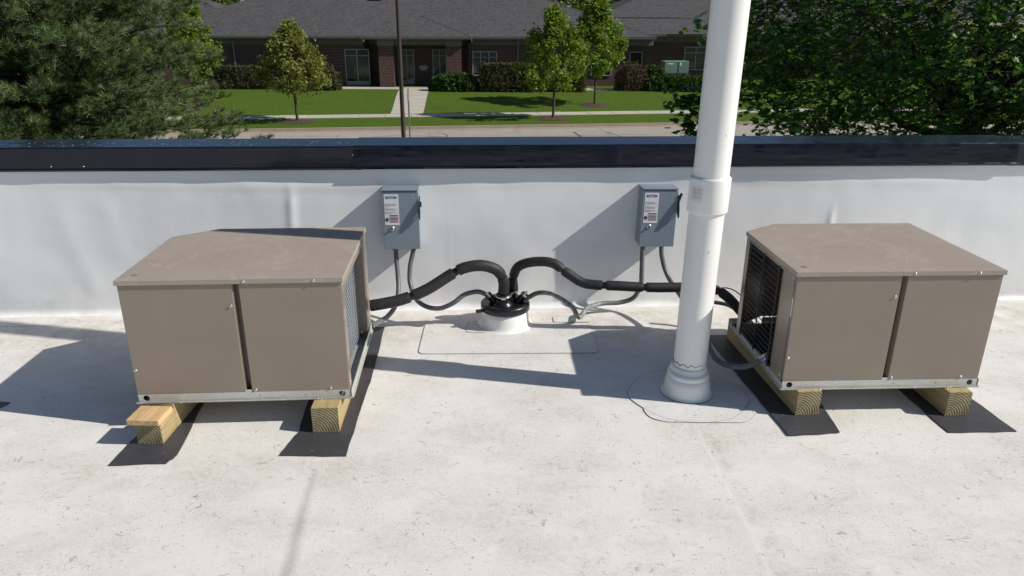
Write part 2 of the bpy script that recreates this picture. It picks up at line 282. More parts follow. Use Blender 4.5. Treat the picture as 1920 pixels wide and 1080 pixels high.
# ------------------------------------------------------------------ mesh helpers
class MB:
    def __init__(s): s.v = []; s.f = []; s.mi = []; s.mats = []; s.sm = []
    def add(s, v, f, mat=0, smooth=False):
        o = len(s.v); s.v += [tuple(x) for x in v]; s.f += [tuple(i+o for i in q) for q in f]; s.mi += [mat]*len(f); s.sm += [smooth]*len(f); return s
    def box(s, x0, x1, y0, y1, z0, z1, mat=0):
        v = [(x, y, z) for z in (z0, z1) for y in (y0, y1) for x in (x0, x1)]
        return s.add(v, [(0, 2, 3, 1), (4, 5, 7, 6), (0, 1, 5, 4), (2, 6, 7, 3), (0, 4, 6, 2), (1, 3, 7, 5)], mat)
    def prism(s, poly, z0, z1, mat=0):
        n = len(poly); v = [(x, y, z0) for x, y in poly] + [(x, y, z1) for x, y in poly]
        return s.add(v, [tuple(range(n-1, -1, -1)), tuple(range(n, 2*n))] + [(i, (i+1) % n, (i+1) % n+n, i+n) for i in range(n)], mat)
    def tube(s, pts, r, seg=10, mat=0, caps=True, rr=None):
        pts = [Vector(p) for p in pts]; n = len(pts); V = []; Fc = []
        t0 = (pts[1]-pts[0]).normalized(); a = t0.orthogonal().normalized()
        for i in range(n):
            t = ((pts[min(i+1, n-1)]-pts[max(i-1, 0)])).normalized()
            a = (a - t*a.dot(t)).normalized(); b = t.cross(a); R = rr[i] if rr else r
            V += [pts[i] + (a*cos(tau*k/seg)+b*sin(tau*k/seg))*R for k in range(seg)]
        for i in range(n-1):
            for k in range(seg): Fc.append((i*seg+k, i*seg+(k+1) % seg, (i+1)*seg+(k+1) % seg, (i+1)*seg+k))
        s.add(V, Fc, mat, True)
        if caps: s.add(V[:seg], [tuple(range(seg-1, -1, -1))], mat); s.add(V[-seg:], [tuple(range(seg))], mat)
        return s
    def lathe(s, prof, seg=32, c=(0, 0, 0), mat=0):
        V = []; Fc = []; n = len(prof)
        for r, z in prof: V += [(c[0]+r*cos(tau*k/seg), c[1]+r*sin(tau*k/seg), c[2]+z) for k in range(seg)]
        for i in range(n-1):
            for k in range(seg): Fc.append((i*seg+k, i*seg+(k+1) % seg, (i+1)*seg+(k+1) % seg, (i+1)*seg+k))
        return s.add(V, Fc, mat, True)
    def plate(s, loops, frame, t, mat=0):
        """flat plate with holes; loops of 2-D points, frame(u,v,w) -> 3-D, thickness t along w"""
        flat = [p for L in loops for p in L]; tri = tessellate_polygon([[Vector((a, b, 0)) for a, b in L] for L in loops])
        n = len(flat); v = [frame(a, b, 0) for a, b in flat] + [frame(a, b, t) for a, b in flat]
        f = [tuple(q) for q in tri] + [tuple(i+n for i in reversed(q)) for q in tri]; o = 0
        for L in loops:
            for i in range(len(L)): j = (i+1) % len(L); f.append((o+i, o+j, o+j+n, o+i+n))
            o += len(L)
        return s.add(v, f, mat)
    def mesh(s, name):
        me = bpy.data.meshes.new(name); me.from_pydata(s.v, [], s.f)
        me.polygons.foreach_set('material_index', s.mi); me.polygons.foreach_set('use_smooth', s.sm); me.update()
        return me
    def build(s, name, mats, parent=None, fix=True, bevel=0, loc=None, matrix=None):
        me = s.mesh(name)
        if fix:
            bm = bmesh.new(); bm.from_mesh(me); bmesh.ops.recalc_face_normals(bm, faces=bm.faces); bm.to_mesh(me); bm.free()
        for m in (mats if isinstance(mats, (list, tuple)) else [mats]): me.materials.append(m)
        o = bpy.data.objects.new(name, me); COL.objects.link(o)
        if parent: o.parent = parent
        if loc: o.location = loc
        if bevel:
            b = o.modifiers.new('bevel', 'BEVEL'); b.width = bevel; b.segments = 2; b.limit_method = 'ANGLE'; b.angle_limit = radians(40); b.harden_normals = False
        return o
def tag(o, label=None, cat=None, group=None, kind=None):
    if label: o['label'] = label
    if cat: o['category'] = cat
    if group: o['group'] = group
    if kind: o['kind'] = kind
    return o
def empty(name, loc=(0, 0, 0), rz=0, **k):
    o = bpy.data.objects.new(name, None); COL.objects.link(o); o.location = loc; o.rotation_euler.z = rz; o.empty_display_size = .1
    return tag(o, **k)
def copy_tree(o, parent=None):
    c = o.copy(); COL.objects.link(c); c.parent = parent
    for ch in list(o.children): copy_tree(ch, c)
    return c
def inst(o, name, parent, loc, rot=None, scale=None):
    c = bpy.data.objects.new(name, o.data); COL.objects.link(c); c.parent = parent; c.location = loc
    if rot: c.rotation_euler = rot
    if scale: c.scale = scale
    return c
def smooth_path(P, step=.012):
    P = [Vector(p) for p in P]; out = []
    Q = [P[0]*2-P[1]] + P + [P[-1]*2-P[-2]]
    for i in range(1, len(Q)-2):
        a, b, c, d = Q[i-1:i+3]; n = max(2, int((c-b).length/step))
        for k in range(n):
            t = k/n; out.append(.5*((2*b)+(c-a)*t+(2*a-5*b+4*c-d)*t*t+(3*b-a-3*c+d)*t**3))
    out.append(P[-1]); return out
def circ(cx, cy, r, n=20): return [(cx+r*cos(tau*k/n), cy+r*sin(tau*k/n)) for k in range(n)]

# ------------------------------------------------------------------ roof deck and parapet
WS = .06; WY = 3.245                                   # parapet face: y = WY + WS*x
WA = math.atan(WS)
def roof_corner(x, off=0): return (x, WY+WS*x+off)
mb = MB(); N = 24
xs = [-9+18*i/N for i in range(N+1)]
mb.add([(x, -5, 0) for x in xs] + [(x, WY+WS*x+.001, 0) for x in xs], [(i, i+1, N+2+i, N+1+i) for i in range(N)])
roof = mb.build('roof', MT['roof']); tag(roof, kind='structure')
# lap seams of the roof sheets: a low ridge with real thickness
def lap(p0, p1, wd=.006, h=.0022, mat='roof', name='membrane_seam'):
    p0, p1 = Vector((*p0, 0)), Vector((*p1, 0)); d = (p1-p0); n = int(d.length/.06); nn = Vector((-d.y, d.x, 0)).normalized(); V = []
    for i in range(n+1):
        c = p0+d*i/n + nn*(noise.noise((i*.23, p0.x, p0.y))*.006)
        V += [c-nn*wd, c-nn*wd*.4+Vector((0, 0, h)), c+nn*wd*.6+Vector((0, 0, h)), c+nn*wd+Vector((0, 0, -.001))]
    mb = MB().add(V, [(i*4+k, i*4+k+1, i*4+k+5, i*4+k+4) for i in range(n) for k in range(3)]); return mb.build(name, MT[mat], roof, fix=False)
lap((-2.7, 2.955), (-1.75, 2.955+.05)); lap((1.7, 3.165), (2.9, 3.225))
def bead(pts, r=.0013, mat='sealant', name='seam_sealant'):
    return MB().tube(smooth_path([(x, y, z) for x, y, z in pts], .02), r, 6, 0).build(name, MT[mat], roof)
def rounded(poly, r=.03, n=5):
    out = []
    for i, p in enumerate(poly):
        p = Vector(p); a = Vector(poly[i-1]); b = Vector(poly[(i+1) % len(poly)])
        u = p+(a-p).normalized()*r; v = p+(b-p).normalized()*r
        for k in range(n+1): t = k/n; out.append(tuple((1-t)**2*u+2*t*(1-t)*p+t*t*v))
    return out
def patch(poly, z=.0035, seal=True, thick=None):
    o = MB().prism([tuple(p) for p in poly], .0004, z).build('roof_patch', MT['patch'], roof)
    if seal: MB().tube([(x, y, z-.0004) for x, y in poly+[poly[0]]], .00075, 5, caps=False).build('seam_sealant', MT['sealant'], o)
    return o
patch(rounded([(-.385, 2.715), (.362, 2.735), (.352, 3.05), (-.39, 3.06)], .035))
cx, cy = .648, 2.385
patch([(cx+.215*cos(tau*k/40)*(1+.03*sin(k)), cy+.20*sin(tau*k/40)) for k in range(40)], .003)
patch(rounded([(.462, 2.292), (.478, 2.215), (.53, 2.188), (.81, 2.186), (.86, 2.25), (.80, 2.33)], .03), .0028)
patch(rounded([(.19, 3.12), (.36, 3.125), (.38, 3.10), (.36, 3.06), (.19, 3.055)], .015), .0036)
patch(rounded([(-.20, 2.935), (-.11, 2.93), (-.11, 3.02), (-.20, 3.02)], .015), .0055)

par = empty('parapet_wall', (0, WY, 0), WA, label='low white membrane covered parapet wall with dark metal coping along the roof edge', cat='wall')
# wall membrane in parapet frame (x along, y back): real wrinkles as relief
CT = .672
def relief(x, z):
    t = 0
    e = max(0, min(1, z/.08))*max(0, min(1, (CT-z)/.05))
    t += .0075*noise.noise((x*1.1, z*2.0, 1.7)) + .0036*noise.noise((x*3.1, z*3.4, 4)) + .0012*noise.noise((x*9, z*8, 9))
    for x0, wd, lo, hi, a, lean in ((-.995, .022, .34, .62, -.0055, .06), (1.50, .016, .30, .50, -.0045, .01), (-1.98, .06, .05, .55, -.0032, -.25), (-1.78, .05, .2, .6, -.002, -.1), (-.29, .004, .02, .58, -.0003, 0), (-.10, .004, 0, .6, -.00015, 0), (2.25, .16, .35, .6, -.003, 0), (.33, .2, .1, .5, .003, .1), (-.62, .16, .0, .5, .003, 0)):
        g = math.exp(-((x-x0-lean*(z-.4))/wd)**2)*max(0, min(1, (z-lo)/.08))*max(0, min(1, (hi-z)/.1)); t += a*g
    t += -.0035*math.exp(-((z-.60-.012*sin(x*2.2))/.02)**2)*(.5+noise.noise((x*1.5, 3, 3)))
    return t*e
NX, NZ = 900, 74; V = []; X0, X1 = -3.4, 3.6
prof = []
for k in range(NZ+1):
    q = k/NZ
    if k < 10: a = k/10*pi/2; prof.append((-.028*(1-sin(a)), .028*(1-cos(a))))
    else: prof.append((0, .028+(CT-.028)*(k-10)/(NZ-10)))
for i in range(NX+1):
    x = X0+(X1-X0)*i/NX
    for (y, z) in prof: V.append((x, y+relief(x, z), z+.0005))
Fq = [(i*(NZ+1)+k, (i+1)*(NZ+1)+k, (i+1)*(NZ+1)+k+1, i*(NZ+1)+k+1) for i in range(NX) for k in range(NZ)]
mb = MB().add(V, Fq, 0, True); mb.build('wall_membrane', MT['wall'], par, fix=False)
mb = MB().box(-9.2, X0, -.002, .0, 0, CT).box(X1, 9.2, -.002, 0, 0, CT).box(-9.2, 9.2, .012, .14, -4.5, CT-.001); mb.build('wall_core', MT['wall'], par)
# coping: separate lengths with a lapped joint
joints = [-9.2, -6.5, -3.55, -.665, 2.29, 5.2, 9.2]
for i in range(len(joints)-1):
    a, b = joints[i], joints[i+1]; up_ = .0018*(i % 2); tl = .004*(i % 2); pr = [(-.0165-tl, CT-.004), (-.021-tl, CT+.004), (-.0165-tl, CT+.010), (-.0165, CT+.094), (-.013, CT+.099), (.152, CT+.108), (.156, CT+.104), (.156, CT)]
    e = .003 if i % 2 else 0
    V = [(x, y-e if y < 0 else y+e, z+e) for x in (a-(.03 if i % 2 else 0), b+(.03 if i % 2 else 0)) for y, z in pr]; n = len(pr)
    mb = MB().add(V, [(k, k+1, k+1+n, k+n) for k in range(n-1)] + [(n-1, 0, n, 2*n-1)] + [tuple(range(n)), tuple(range(2*n-1, n-1, -1))])
    o = mb.build('coping_panel', MT['coping'], par)
# ------------------------------------------------------------------ screws
def screw_mesh(r=.0048):
    mb = MB(); mb.lathe([(r*1.5, 0), (r*1.5, .0009), (r*1.1, .0016), (r*.95, .0018)], 14); n = 6
    mb.prism([(r*.9*cos(tau*k/6), r*.9*sin(tau*k/6)) for k in range(6)], .0016, .0052); mb.add([(0, 0, .0053)], [])
    me = mb.mesh('screw'); bm = bmesh.new(); bm.from_mesh(me); bmesh.ops.recalc_face_normals(bm, faces=bm.faces); bm.to_mesh(me); bm.free(); me.materials.append(MT['screw']); return me
SCREW = screw_mesh()
def screw(parent, loc, rot=(pi/2, 0, 0), s=1):
    o = bpy.data.objects.new('screw', SCREW); COL.objects.link(o); o.parent = parent; o.location = loc; o.rotation_euler = rot; o.scale = (s,)*3; return o
for x in (-1.98, -1.845, -.70, -.545, .305, 1.83, -3.0, 3.2): screw(par, (x, -.0175, CT+.062 if x > -1.5 else CT+.018), s=.45)
# beads of water standing on the coping and the membrane bubbles
def drops(spots, mat, name, parent, seg=9):
    mb = MB()
    for (x, y, z, r, fl, ax) in spots:
        pr = [(r*cos(a), r*fl*sin(a)) for a in (0, .45, .9, 1.3)]; V = []
        for rr, h in pr:
            for k in range(seg):
                c_, s_ = rr*cos(tau*k/seg), rr*sin(tau*k/seg)*(.75)
                V.append((x+c_, y+s_, z+h) if ax == 'z' else (x+c_, y-h, z+s_))
        V.append((x, y, z+r*fl) if ax == 'z' else (x, y-r*fl, z)); n = len(pr)
        Fc = [(i*seg+k, i*seg+(k+1) % seg, (i+1)*seg+(k+1) % seg, (i+1)*seg+k) for i in range(n-1) for k in range(seg)]+[((n-1)*seg+k, (n-1)*seg+(k+1) % seg, n*seg) for k in range(seg)]
        mb.add(V, Fc, 0, True)
    o = mb.build(name, mat, parent); tag(o, kind='stuff'); return o
R = random.Random(3)
sp = []
for _ in range(420):
    x = R.uniform(-3, 3); y = R.triangular(.0, .148, .02); sp.append((x, y, CT+.0995+(y+.013)*.0545, R.uniform(.0012, .0055), .28, 'z'))
drops(sp, MT['water'], 'water_drops', par)
sp = []
for _ in range(90):
    c = R.choice([(-1.65, .5, .22, .07), (-.15, .55, .35, .06), (-1.35, .5, .3, .1), (1.6, .55, .5, .08)])
    x = R.gauss(c[0], c[2]); z = min(.63, max(.1, R.gauss(c[1], c[3]))); sp.append((x, relief(x, z)+.0004, z, R.uniform(.001, .0026), .7, 'y'))
drops(sp, MT['wall'], 'membrane_bubbles', par)

# ------------------------------------------------------------------ timber supports and pads
BH = .092
def pad(name, poly, label):
    P = []
    for i, p in enumerate(poly):
        q = poly[(i+1) % len(poly)]
        for k in range(6):
            t = k/6; P.append((p[0]*(1-t)+q[0]*t+R.uniform(-.002, .002), p[1]*(1-t)+q[1]*t+R.uniform(-.002, .002)))
    c = (sum(p[0] for p in P)/len(P), sum(p[1] for p in P)/len(P))
    o = MB().prism([(x-c[0], y-c[1]) for x, y in P], 0, .0035).build('rubber_pad', MT['rubber'], loc=(c[0], c[1], .0032 if 'between the white pipe' in label else .0008)); tag(o, label, 'pad', 'rubber pads under the timbers'); return o
pad('p', [(-1.237, 1.912), (-1.065, 1.926), (-1.050, 1.975), (-1.098, 2.29), (-1.12, 2.80), (-1.31, 2.80), (-1.27, 2.3), (-1.232, 2.10)], 'dark rubber pad under the capped timber at the far left')
pad('p', [(-.73, 1.97), (-.521, 1.969), (-.533, 2.403), (-.541, 2.605), (-.567, 2.99), (-.775, 2.98), (-.74, 2.4), (-.707, 2.109)], 'dark rubber pad with wavy right edge beside the left cabinet')
pad('p', [(.919, 2.102), (1.096, 2.122), (1.112, 2.30), (1.07, 2.93), (.845, 2.91), (.885, 2.45)], 'dark rubber pad between the white pipe and the right cabinet')
pad('p', [(1.463, 2.128), (1.698, 2.137), (1.68, 2.35), (1.63, 2.95), (1.40, 2.93), (1.45, 2.4)], 'rightmost dark rubber pad with a pointed front corner')
pad('p', [(-2.10, 2.335), (-1.786, 2.298), (-1.80, 2.26), (-2.10, 2.20)], 'dark rubber scrap cut off by the left edge of the photo')
def beam(x, y, rz, L, wd, label, name='support_timber', h=BH):
    o = empty(name, (x, y, .0045), rz, label=label, cat='timber', group='timbers under the cabinets')
    b = (MB().box(0, wd, .004, L, 0, h) if h == BH else MB().box(0, wd, .004, .100, 0, h).box(0, wd, .1005, L, 0, BH)).build('timber_body', MT['beam'], o, bevel=.003)
    e = MB().box(.001, wd-.001, 0, .0038, .001, h-.001).build('sawn_end', MT['beam_end'], o)
    return o
b1 = beam(-1.202, 2.031, -.02, .75, .082, 'short honey coloured timber carrying a cedar shim, leftmost of all', h=.0765)
b2 = beam(-.658, 2.104, .045, .66, .089, 'greenish timber with ringed end grain under right side of left cabinet')
b3 = beam(.985, 2.228, .17, .66, .086, 'weathered timber beside the white pipe with a chipped top corner'); b3.location.z = .0069; b3.rotation_euler.z = .088
b4 = beam(1.508, 2.234, .045, .62, .083, 'rightmost timber with round growth rings under right cabinet')
sh = MB().box(-.006, .098, -.010, .084, 0, .019).build('wood_shim', MT['shim'], bevel=.0015); sh.location = (-1.212, 2.026, .0812); sh.rotation_euler.z = -.03
tag(sh, 'flat reddish cedar board lying on the leftmost timber', 'board')

# ------------------------------------------------------------------ condensing units
W, D, Z0, Z1, C1, C2 = .703, .592, .097, .527, .146, .105
def make_unit(label, loc, rz):
    root = empty('condensing_unit', (loc[0], loc[1], 0), rz, label=label, cat='cabinet', group='air conditioning units on timbers')
    i = .006
    # top cover with turned-down lip
    P = [(0, 0), (W, 0), (W, D), (C1, D), (0, D-C2)]
    mb = MB().prism(P, Z1-.0025, Z1)
    for a, b in zip(P, P[1:]+P[:1]):
        a, b = Vector(a), Vector(b); d = (b-a).normalized(); nn = Vector((-d.y, d.x))*.0012
        mb.add([(*a, Z1-.016), (*b, Z1-.016), (*b, Z1-.002), (*a, Z1-.002), (*(a+nn), Z1-.016), (*(b+nn), Z1-.016), (*(b+nn), Z1-.002), (*(a+nn), Z1-.002)], [(0, 1, 2, 3), (7, 6, 5, 4), (0, 4, 5, 1)])
    top = mb.build('top_cover', MT['paint_top_skylit'], root, bevel=.0012)
    # hole plug, dents and water on the top
    MB().lathe([(0, .0009), (.010, .0009), (.0115, 0)], 20, (.045, .055, Z1)).build('hole_plug', MT['paint'], top)
    sp = []
    for _ in range(260):
        c = R.choice([(.42, .22, .16, .07), (.3, .1, .2, .04), (.5, .33, .12, .1), (.2, .4, .12, .1)])
        x, y = R.gauss(c[0], c[2]), R.gauss(c[1], c[3])
        if .02 < x < W-.02 and .02 < y < D-.12: sp.append((x, y, Z1, R.uniform(.0012, .0048), .3, 'z'))
    drops(sp, MT['water'], 'water_drops', top)
    # front panels with groove between
    MB().box(i, .356, i, .020, .128, Z1-.017).build('front_panel', MT['paint'], root, bevel=.0015)
    MB().box(.3765, W-i, i, .020, .1255, Z1-.017).build('front_panel', MT['paint'], root, bevel=.0015)
    MB().box(.3562, .358, .009, .034, .13, Z1-.018).build('panel_flange', MT['paint'], root)
    MB().add([(.3765, .0085, .13), (.3765, .0085, Z1-.018), (.367, .034, Z1-.018), (.367, .034, .13), (.3765, .010, .13), (.3765, .010, Z1-.018), (.369, .036, Z1-.018), (.369, .036, .13)], [(0, 1, 2, 3), (7, 6, 5, 4), (0, 3, 7, 4), (1, 5, 6, 2)]).build('panel_flange', MT['paint'], root)
    MB().box(.354, .372, .036, .038, .13, Z1-.018).build('groove_back', MT['paint'], root)
    # base pan: skirt with knockout holes, flange lip, floor
    fr = lambda u, v, t: (u, i+t, v)
    mb = MB().plate([[(i, Z0+.002), (W-i, Z0+.002), (W-i, .1275), (.375, .1275), (.375, .136), (.355, .136), (.355, .1275), (i, .1275)], circ(.032, .1135, .0105), circ(W-.032, .1135, .0105), circ(.40, .113, .0022, 8), circ(.55, .1125, .0022, 8)], fr, .0015)
    mb.box(i-.006, W-i+.006, i-.008, i, Z0, Z0+.0018).box(i-.006, W-i+.006, i-.008, i-.0065, Z0, Z0+.005)
    mb.box(i, W, i, D-.02, Z0+.001, Z0+.003)
    mb.box(W-.0015, W, i, D-.02, Z0, .126).box(W, W+.006, i, D-.02, Z0, Z0+.002).box(i, i+.0015, i, D-C2-.01, Z0, .120).box(.0, i, i, D-C2-.01, Z0, Z0+.002)
    mb.box(C1, W, D-.012, D-.0105, Z0, .126)
    base = mb.build('base_pan', MT['galv'], root)
    MB().lathe([(.0085, -.001), (.0098, .0), (.0098, .0012)], 18).build('pan_hole', MT['dark'], base).location = (0, 0, -9) if False else (.032, .03, .1135)
    # corner posts and panels
    post = MT['paint']
    MB().box(W-.020-i, W-.0045, .0205, .0235, .126, Z1-.017).box(W-.006, W-.0045, .008, .040, .126, Z1-.017).build('corner_post', post, root)
    MB().box(W-.006, W-.0045, .040, D-.11, Z1-.045, Z1-.017).build('top_rail', post, root)
    MB().box(W-.0055, W-.004, D-.105, D-.006, .128, Z1-.017).box(W-.05, W-.0055, D-.105, D-.1035, .128, Z1-.017).box(W-.05, W-.004, D-.006, D-.0045, .128, Z1-.017).build('corner_post', post, root)
    # coil set back from the right side, wrapping into the back
    MB().box(.02, W-.07, .05, D-.02, .1005, .102).build('pan_shade_sheet', MT['dark'], root)  # added near-black sheet, paints shade onto the pan floor
    coil = MB().box(W-.058, W-.040, .03, D-.03, .126, Z1-.02).build('coil', MT['coil_dark'], root)
    fb = MB()
    for k in range(104):
        y = .034+(D-.07)*k/103; fb.box(W-.040, W-.0365, y, y+.0017, .128, Z1-.022)
    f_ = fb.build('coil_fins', MT['fins'], coil, fix=False); tag(f_, kind='stuff')
    for k in range(13):
        z = .14+.028*k; MB().tube([(W-.0385, .032, z), (W-.0385, D-.04, z)], .0016, 5).build('coil_tube', MT['fins'], coil)
    hg = MB()
    for k in range(22): hg.tube([(W-.031, .03, .135+.0168*k), (W-.031, D-.11, .135+.0168*k)], .0011, 4)
    for k in range(9): hg.tube([(W-.0325, .05+.052*k, .13), (W-.0325, .05+.052*k, Z1-.02)], .0012, 4)
    tag(hg.build('coil_guard', MT['ink_grey'], root, fix=False), kind='stuff')
    # left side: broad front return panel, rails, rear post, opening with black wire guard
    MB().box(.0045, .006, .0205, .120, .121, Z1-.017).build('side_panel', post, root)
    MB().box(.0047, .0062, .12, D-C2-.055, Z1-.032, Z1-.017).build('top_rail', post, root)
    MB().box(.0045, .006, D-C2-.055, D-C2-.004, .108, Z1-.017).build('corner_post', post, root)
    ang = MB()
    a, b = Vector((.006, D-C2-.004)), Vector((C1, D-.005)); d = (b-a).normalized(); nn = Vector((-d.y, d.x))*-.0015
    ang.prism([tuple(a), tuple(b), tuple(b+nn), tuple(a+nn)], .13, Z1-.017); ang.build('chamfer_panel', post, root)
    MB().box(C1, .26, D-.006, D-.0045, .128, Z1-.017).box(.26, .44, D-.006, D-.0045, .21, Z1-.017).box(.44, W-.05, D-.006, D-.0045, .128, Z1-.017).build('back_panel', post, root)
    g = MB()
    ys0, ys1 = .118, D-C2-.052
    for k in range(18):
        z = .135+.0208*k; g.tube([(.0005, ys0-.004, z), (.0005, ys1+.004, z)], .0019, 6)
    for y in (ys0+.016, .5*(ys0+ys1), ys1-.012): g.tube([(-.0018, y, .122), (-.0022, y, Z1-.022)], .0026, 6)
    gd = g.build('fan_guard', MT['black'], root)
    # fan, motor, inner coil edge
    fan = empty('fan', (.22, .30, .32)); fan.parent = root
    hub = MB().tube([(0, 0, 0), (.03, 0, 0)], .03, 16).build('fan_hub', MT['dark'], fan)
    for k in range(4):
        a = tau*k/4+.3; ca, sa = cos(a), sin(a); V = []
        for rr_, tw in ((.03, .5), (.09, .38), (.15, .28)):
            for ch in (-.035-.02*(rr_ > .05), .035+.02*(rr_ > .05)):
                V.append((.015+ch*tw, rr_*ca-ch*sa, rr_*sa+ch*ca))
        V2 = [(x+.002, y, z) for x, y, z in V]
        MB().add(V+V2, [(0, 1, 3, 2), (2, 3, 5, 4), (6, 8, 9, 7), (8, 10, 11, 9), (0, 2, 8, 6), (2, 4, 10, 8), (1, 7, 9, 3), (3, 9, 11, 5)]).build('fan_blade', MT['dark'], fan)
    MB().tube([(.31, .30, .32), (.23, .30, .32)], .045, 18).build('fan_motor', MT['black'], root)
    MB().box(.30, .32, .28, .30, .13, .30).build('motor_bracket', MT['galv'], root)
    MB().lathe([(0, .12), (.05, .115), (.062, .09), (.062, .0), (.0, 0)], 22, (.42, .36, .128)).build('compressor', MT['black'], root)
    MB().box(.04, .30, .026, .045, .128, Z1-.03).build('inner_panel', MT['dark'], root)
    for k in range(11):
        z = .15+.031*k; MB().tube(smooth_path([(.02, .075, z), (.02, .092, z+.003), (.02, .100, z+.012), (.02, .092, z+.021), (.02, .075, z+.024)], .01), .0042, 6).build('return_bend', MT['copper'] if k % 3 else MT['dark'], root)
    MB().box(.006, .012, .20, .28, .121, .128).build('louvre', MT['galv'], root)
    # screws
    for x, z in ((.394, Z1-.009), (.612, Z1-.009)): screw(root, (x, 0, z), s=.75)
    for x, z in ((.345, .435), (.014, .215), (.388, .134), (.634, .1345)): screw(root, (x, i, z), s=.75)
    for y, z in ((.03, Z1-.03), (.035, .14)): screw(root, (.0045, y, z), (0, -pi/2, 0), .8)
    screw(root, (W-.0045, .02, Z1-.03), (0, pi/2, 0), .8); screw(root, (W-.0045, .022, .15), (0, pi/2, 0), .8); screw(root, (W-.004, D-.06, Z1-.05), (0, pi/2, 0), .8)
    for x in (.14, .26, .47, .59, .60): screw(root, (x, -.001, Z0+.0018), (0, 0, 0), .55)
    return root
uL = make_unit('left taupe metal cabinet with rain beads and a dark pipe shadow across its top', (-1.237, 2.126), .0644)
uR = make_unit('right taupe metal cabinet showing a black wire fan guard beside the white pipe', (.928, 2.245), .0424)

# ------------------------------------------------------------------ disconnect boxes
BWd, BHt, BD = .154, .268, .098
def make_disconnect(loc, tilt, label, tiltx=0):
    root = empty('disconnect_switch', loc, WA, label=label, cat='switch box', group='switch boxes on the parapet')
    root.rotation_euler = (tiltx, tilt, WA)
    body = MB().box(0, BWd, -BD+.004, -.002, 0, BHt-.004).build('enclosure', MT['enclosure'], root, bevel=.002)
    cover = MB().box(-.002, BWd+.002, -BD, -BD+.0035, -.001, BHt-.010).box(-.002, -.0005, -BD+.0035, -BD+.02, -.001, BHt-.010).build('cover', MT['enclosure'], root, bevel=.001)
    MB().box(-.0025, BWd+.003, -BD-.004, -.002, BHt-.004, BHt-.001).build('rain_lip', MT['enclosure'], root, bevel=.0008)
    y = -BD-.0006
    lab = MB().box(.007, .070, y-.0003, y+.0004, .110, BHt-.020).build('warning_label', MT['label'], cover)
    yy = y-.0006
    c = bpy.data.curves.new('brand_lettering', 'FONT'); c.body = 'EATON'; c.size = .0165; c.offset = .0007; c.space_character = 1.08; c.extrude = .0001
    t = bpy.data.objects.new('tmp', c); me = bpy.data.meshes.new_from_object(t); bpy.data.objects.remove(t); me.materials.clear(); me.materials.append(MT['ink_blue'])
    t = bpy.data.objects.new('brand_lettering', me); COL.objects.link(t); t.parent = lab; t.location = (.0135, yy, .2285); t.rotation_euler = (pi/2, 0, 0); t.scale = (.84, 1, 1)
    def textobj(body, size, x, z, mat, sx=1):
        c = bpy.data.curves.new('t', 'FONT'); c.body = body; c.size = size; c.space_line = 1.05
        q = bpy.data.objects.new('tmp', c); me = bpy.data.meshes.new_from_object(q); bpy.data.objects.remove(q); me.materials.clear(); me.materials.append(MT[mat])
        q = bpy.data.objects.new('fine_print', me); COL.objects.link(q); q.parent = lab; q.location = (x, yy-.0002, z); q.rotation_euler = (pi/2, 0, 0); q.scale = (sx, 1, 1)
    f = MB()
    for z, ws in ((.205, .8), (.2015, .95), (.198, .9), (.192, .4), (.184, .8), (.1805, .9), (.177, .85), (.1685, .85), (.165, .9), (.1615, .5)):
        x = .010
        while x < .010+.052*ws: wd = R.uniform(.002, .006); f.box(x, x+wd, yy-.0002, yy, z, z+.0014); x += wd+.0012
    tag(f.build('fine_print', MT['ink_grey'], lab), kind='stuff')
    for z0, z1 in ((.150, .1555), (.1225, .1275)): MB().box(.027, .066, yy-.0002, yy, z0, z1).build('red_banner', MT['ink_red'], lab)
    MB().box(.027, .066, yy-.0002, yy, .130, .147).build('grey_banner', MT['ink_grey'], lab)
    MB().box(.029, .064, yy-.0004, yy-.0002, .137, .1395).build('black_rule', MT['ink'], lab)
    hs = MB().prism([(x*.0075+.0165, z*.009+.1345) for x, z in circ(0, 0, 1, 12)], 0, .0002).build('hand_symbol', MT['ink'], lab)
    hs.rotation_euler = (pi/2, 0, 0); hs.location = (0, yy, 0)
    # padlock hasp disc
    hasp = MB().lathe([(0, .004), (.007, .004), (.0105, .0025), (.0115, 0)], 20).build('latch_button', MT['screw'], cover); hasp.rotation_euler = (pi/2, 0, 0); hasp.location = (.036, -BD, .093)
    mb = MB().tube([(0, 0, .004), (0, 0, .009)], .004, 8).build('latch_pin', MT['ink'], hasp)
    # small punched outline marks top right
    for x, z in ((.128, .243), (.136, .243), (.134, .232)): MB().box(x, x+.002, -BD-.0004, -BD, z-.004, z+.004).build('stamped_mark', MT['galv'], cover)
    # lever handle, a plate with hole at the right side, projecting past the cover
    hx = BWd+.0035
    prf = [(-.02, .236), (-.012, .238), (.002, .229), (.011, .207), (.019, .185), (.0245, .160), (.0255, .146), (.022, .138), (.012, .140), (.004, .150), (-.02, .158)]
    fr = lambda u, v, t: (hx+t, -BD-u, v)
    hole = [(.0045+.0035*cos(a)+.3*.0075*sin(a)*-1, .160+.009*sin(a)) for a in [tau*k/12 for k in range(12)]]
    hd = MB().plate([prf, hole], fr, .005).build('handle', MT['black'], root, bevel=.001)
    MB().tube([(hx, -BD+.03, .195), (hx+.010, -BD+.03, .195)], .012, 14).build('handle_pivot', MT['black'], root)
    # conduit hubs below, screws, side knockout marks
    for x in (.032, .112): MB().lathe([(.0, .004), (.014, .004), (.015, -.004), (.013, -.012), (.0, -.012)], 18, (x, -.05, -.002)).build('conduit_hub', MT['steel'] if x > .1 else MT['conduit'], root)
    for z in (.05, .22): screw(root, (-.0022, -.045, z), (0, -pi/2, 0), .8)
    return root
def wallpt(px, py, off): return at(px, py, WY-off, WS)
pL = at(722, 467, WY-BD, WS); pR = at(1199, 462, WY-BD, WS)
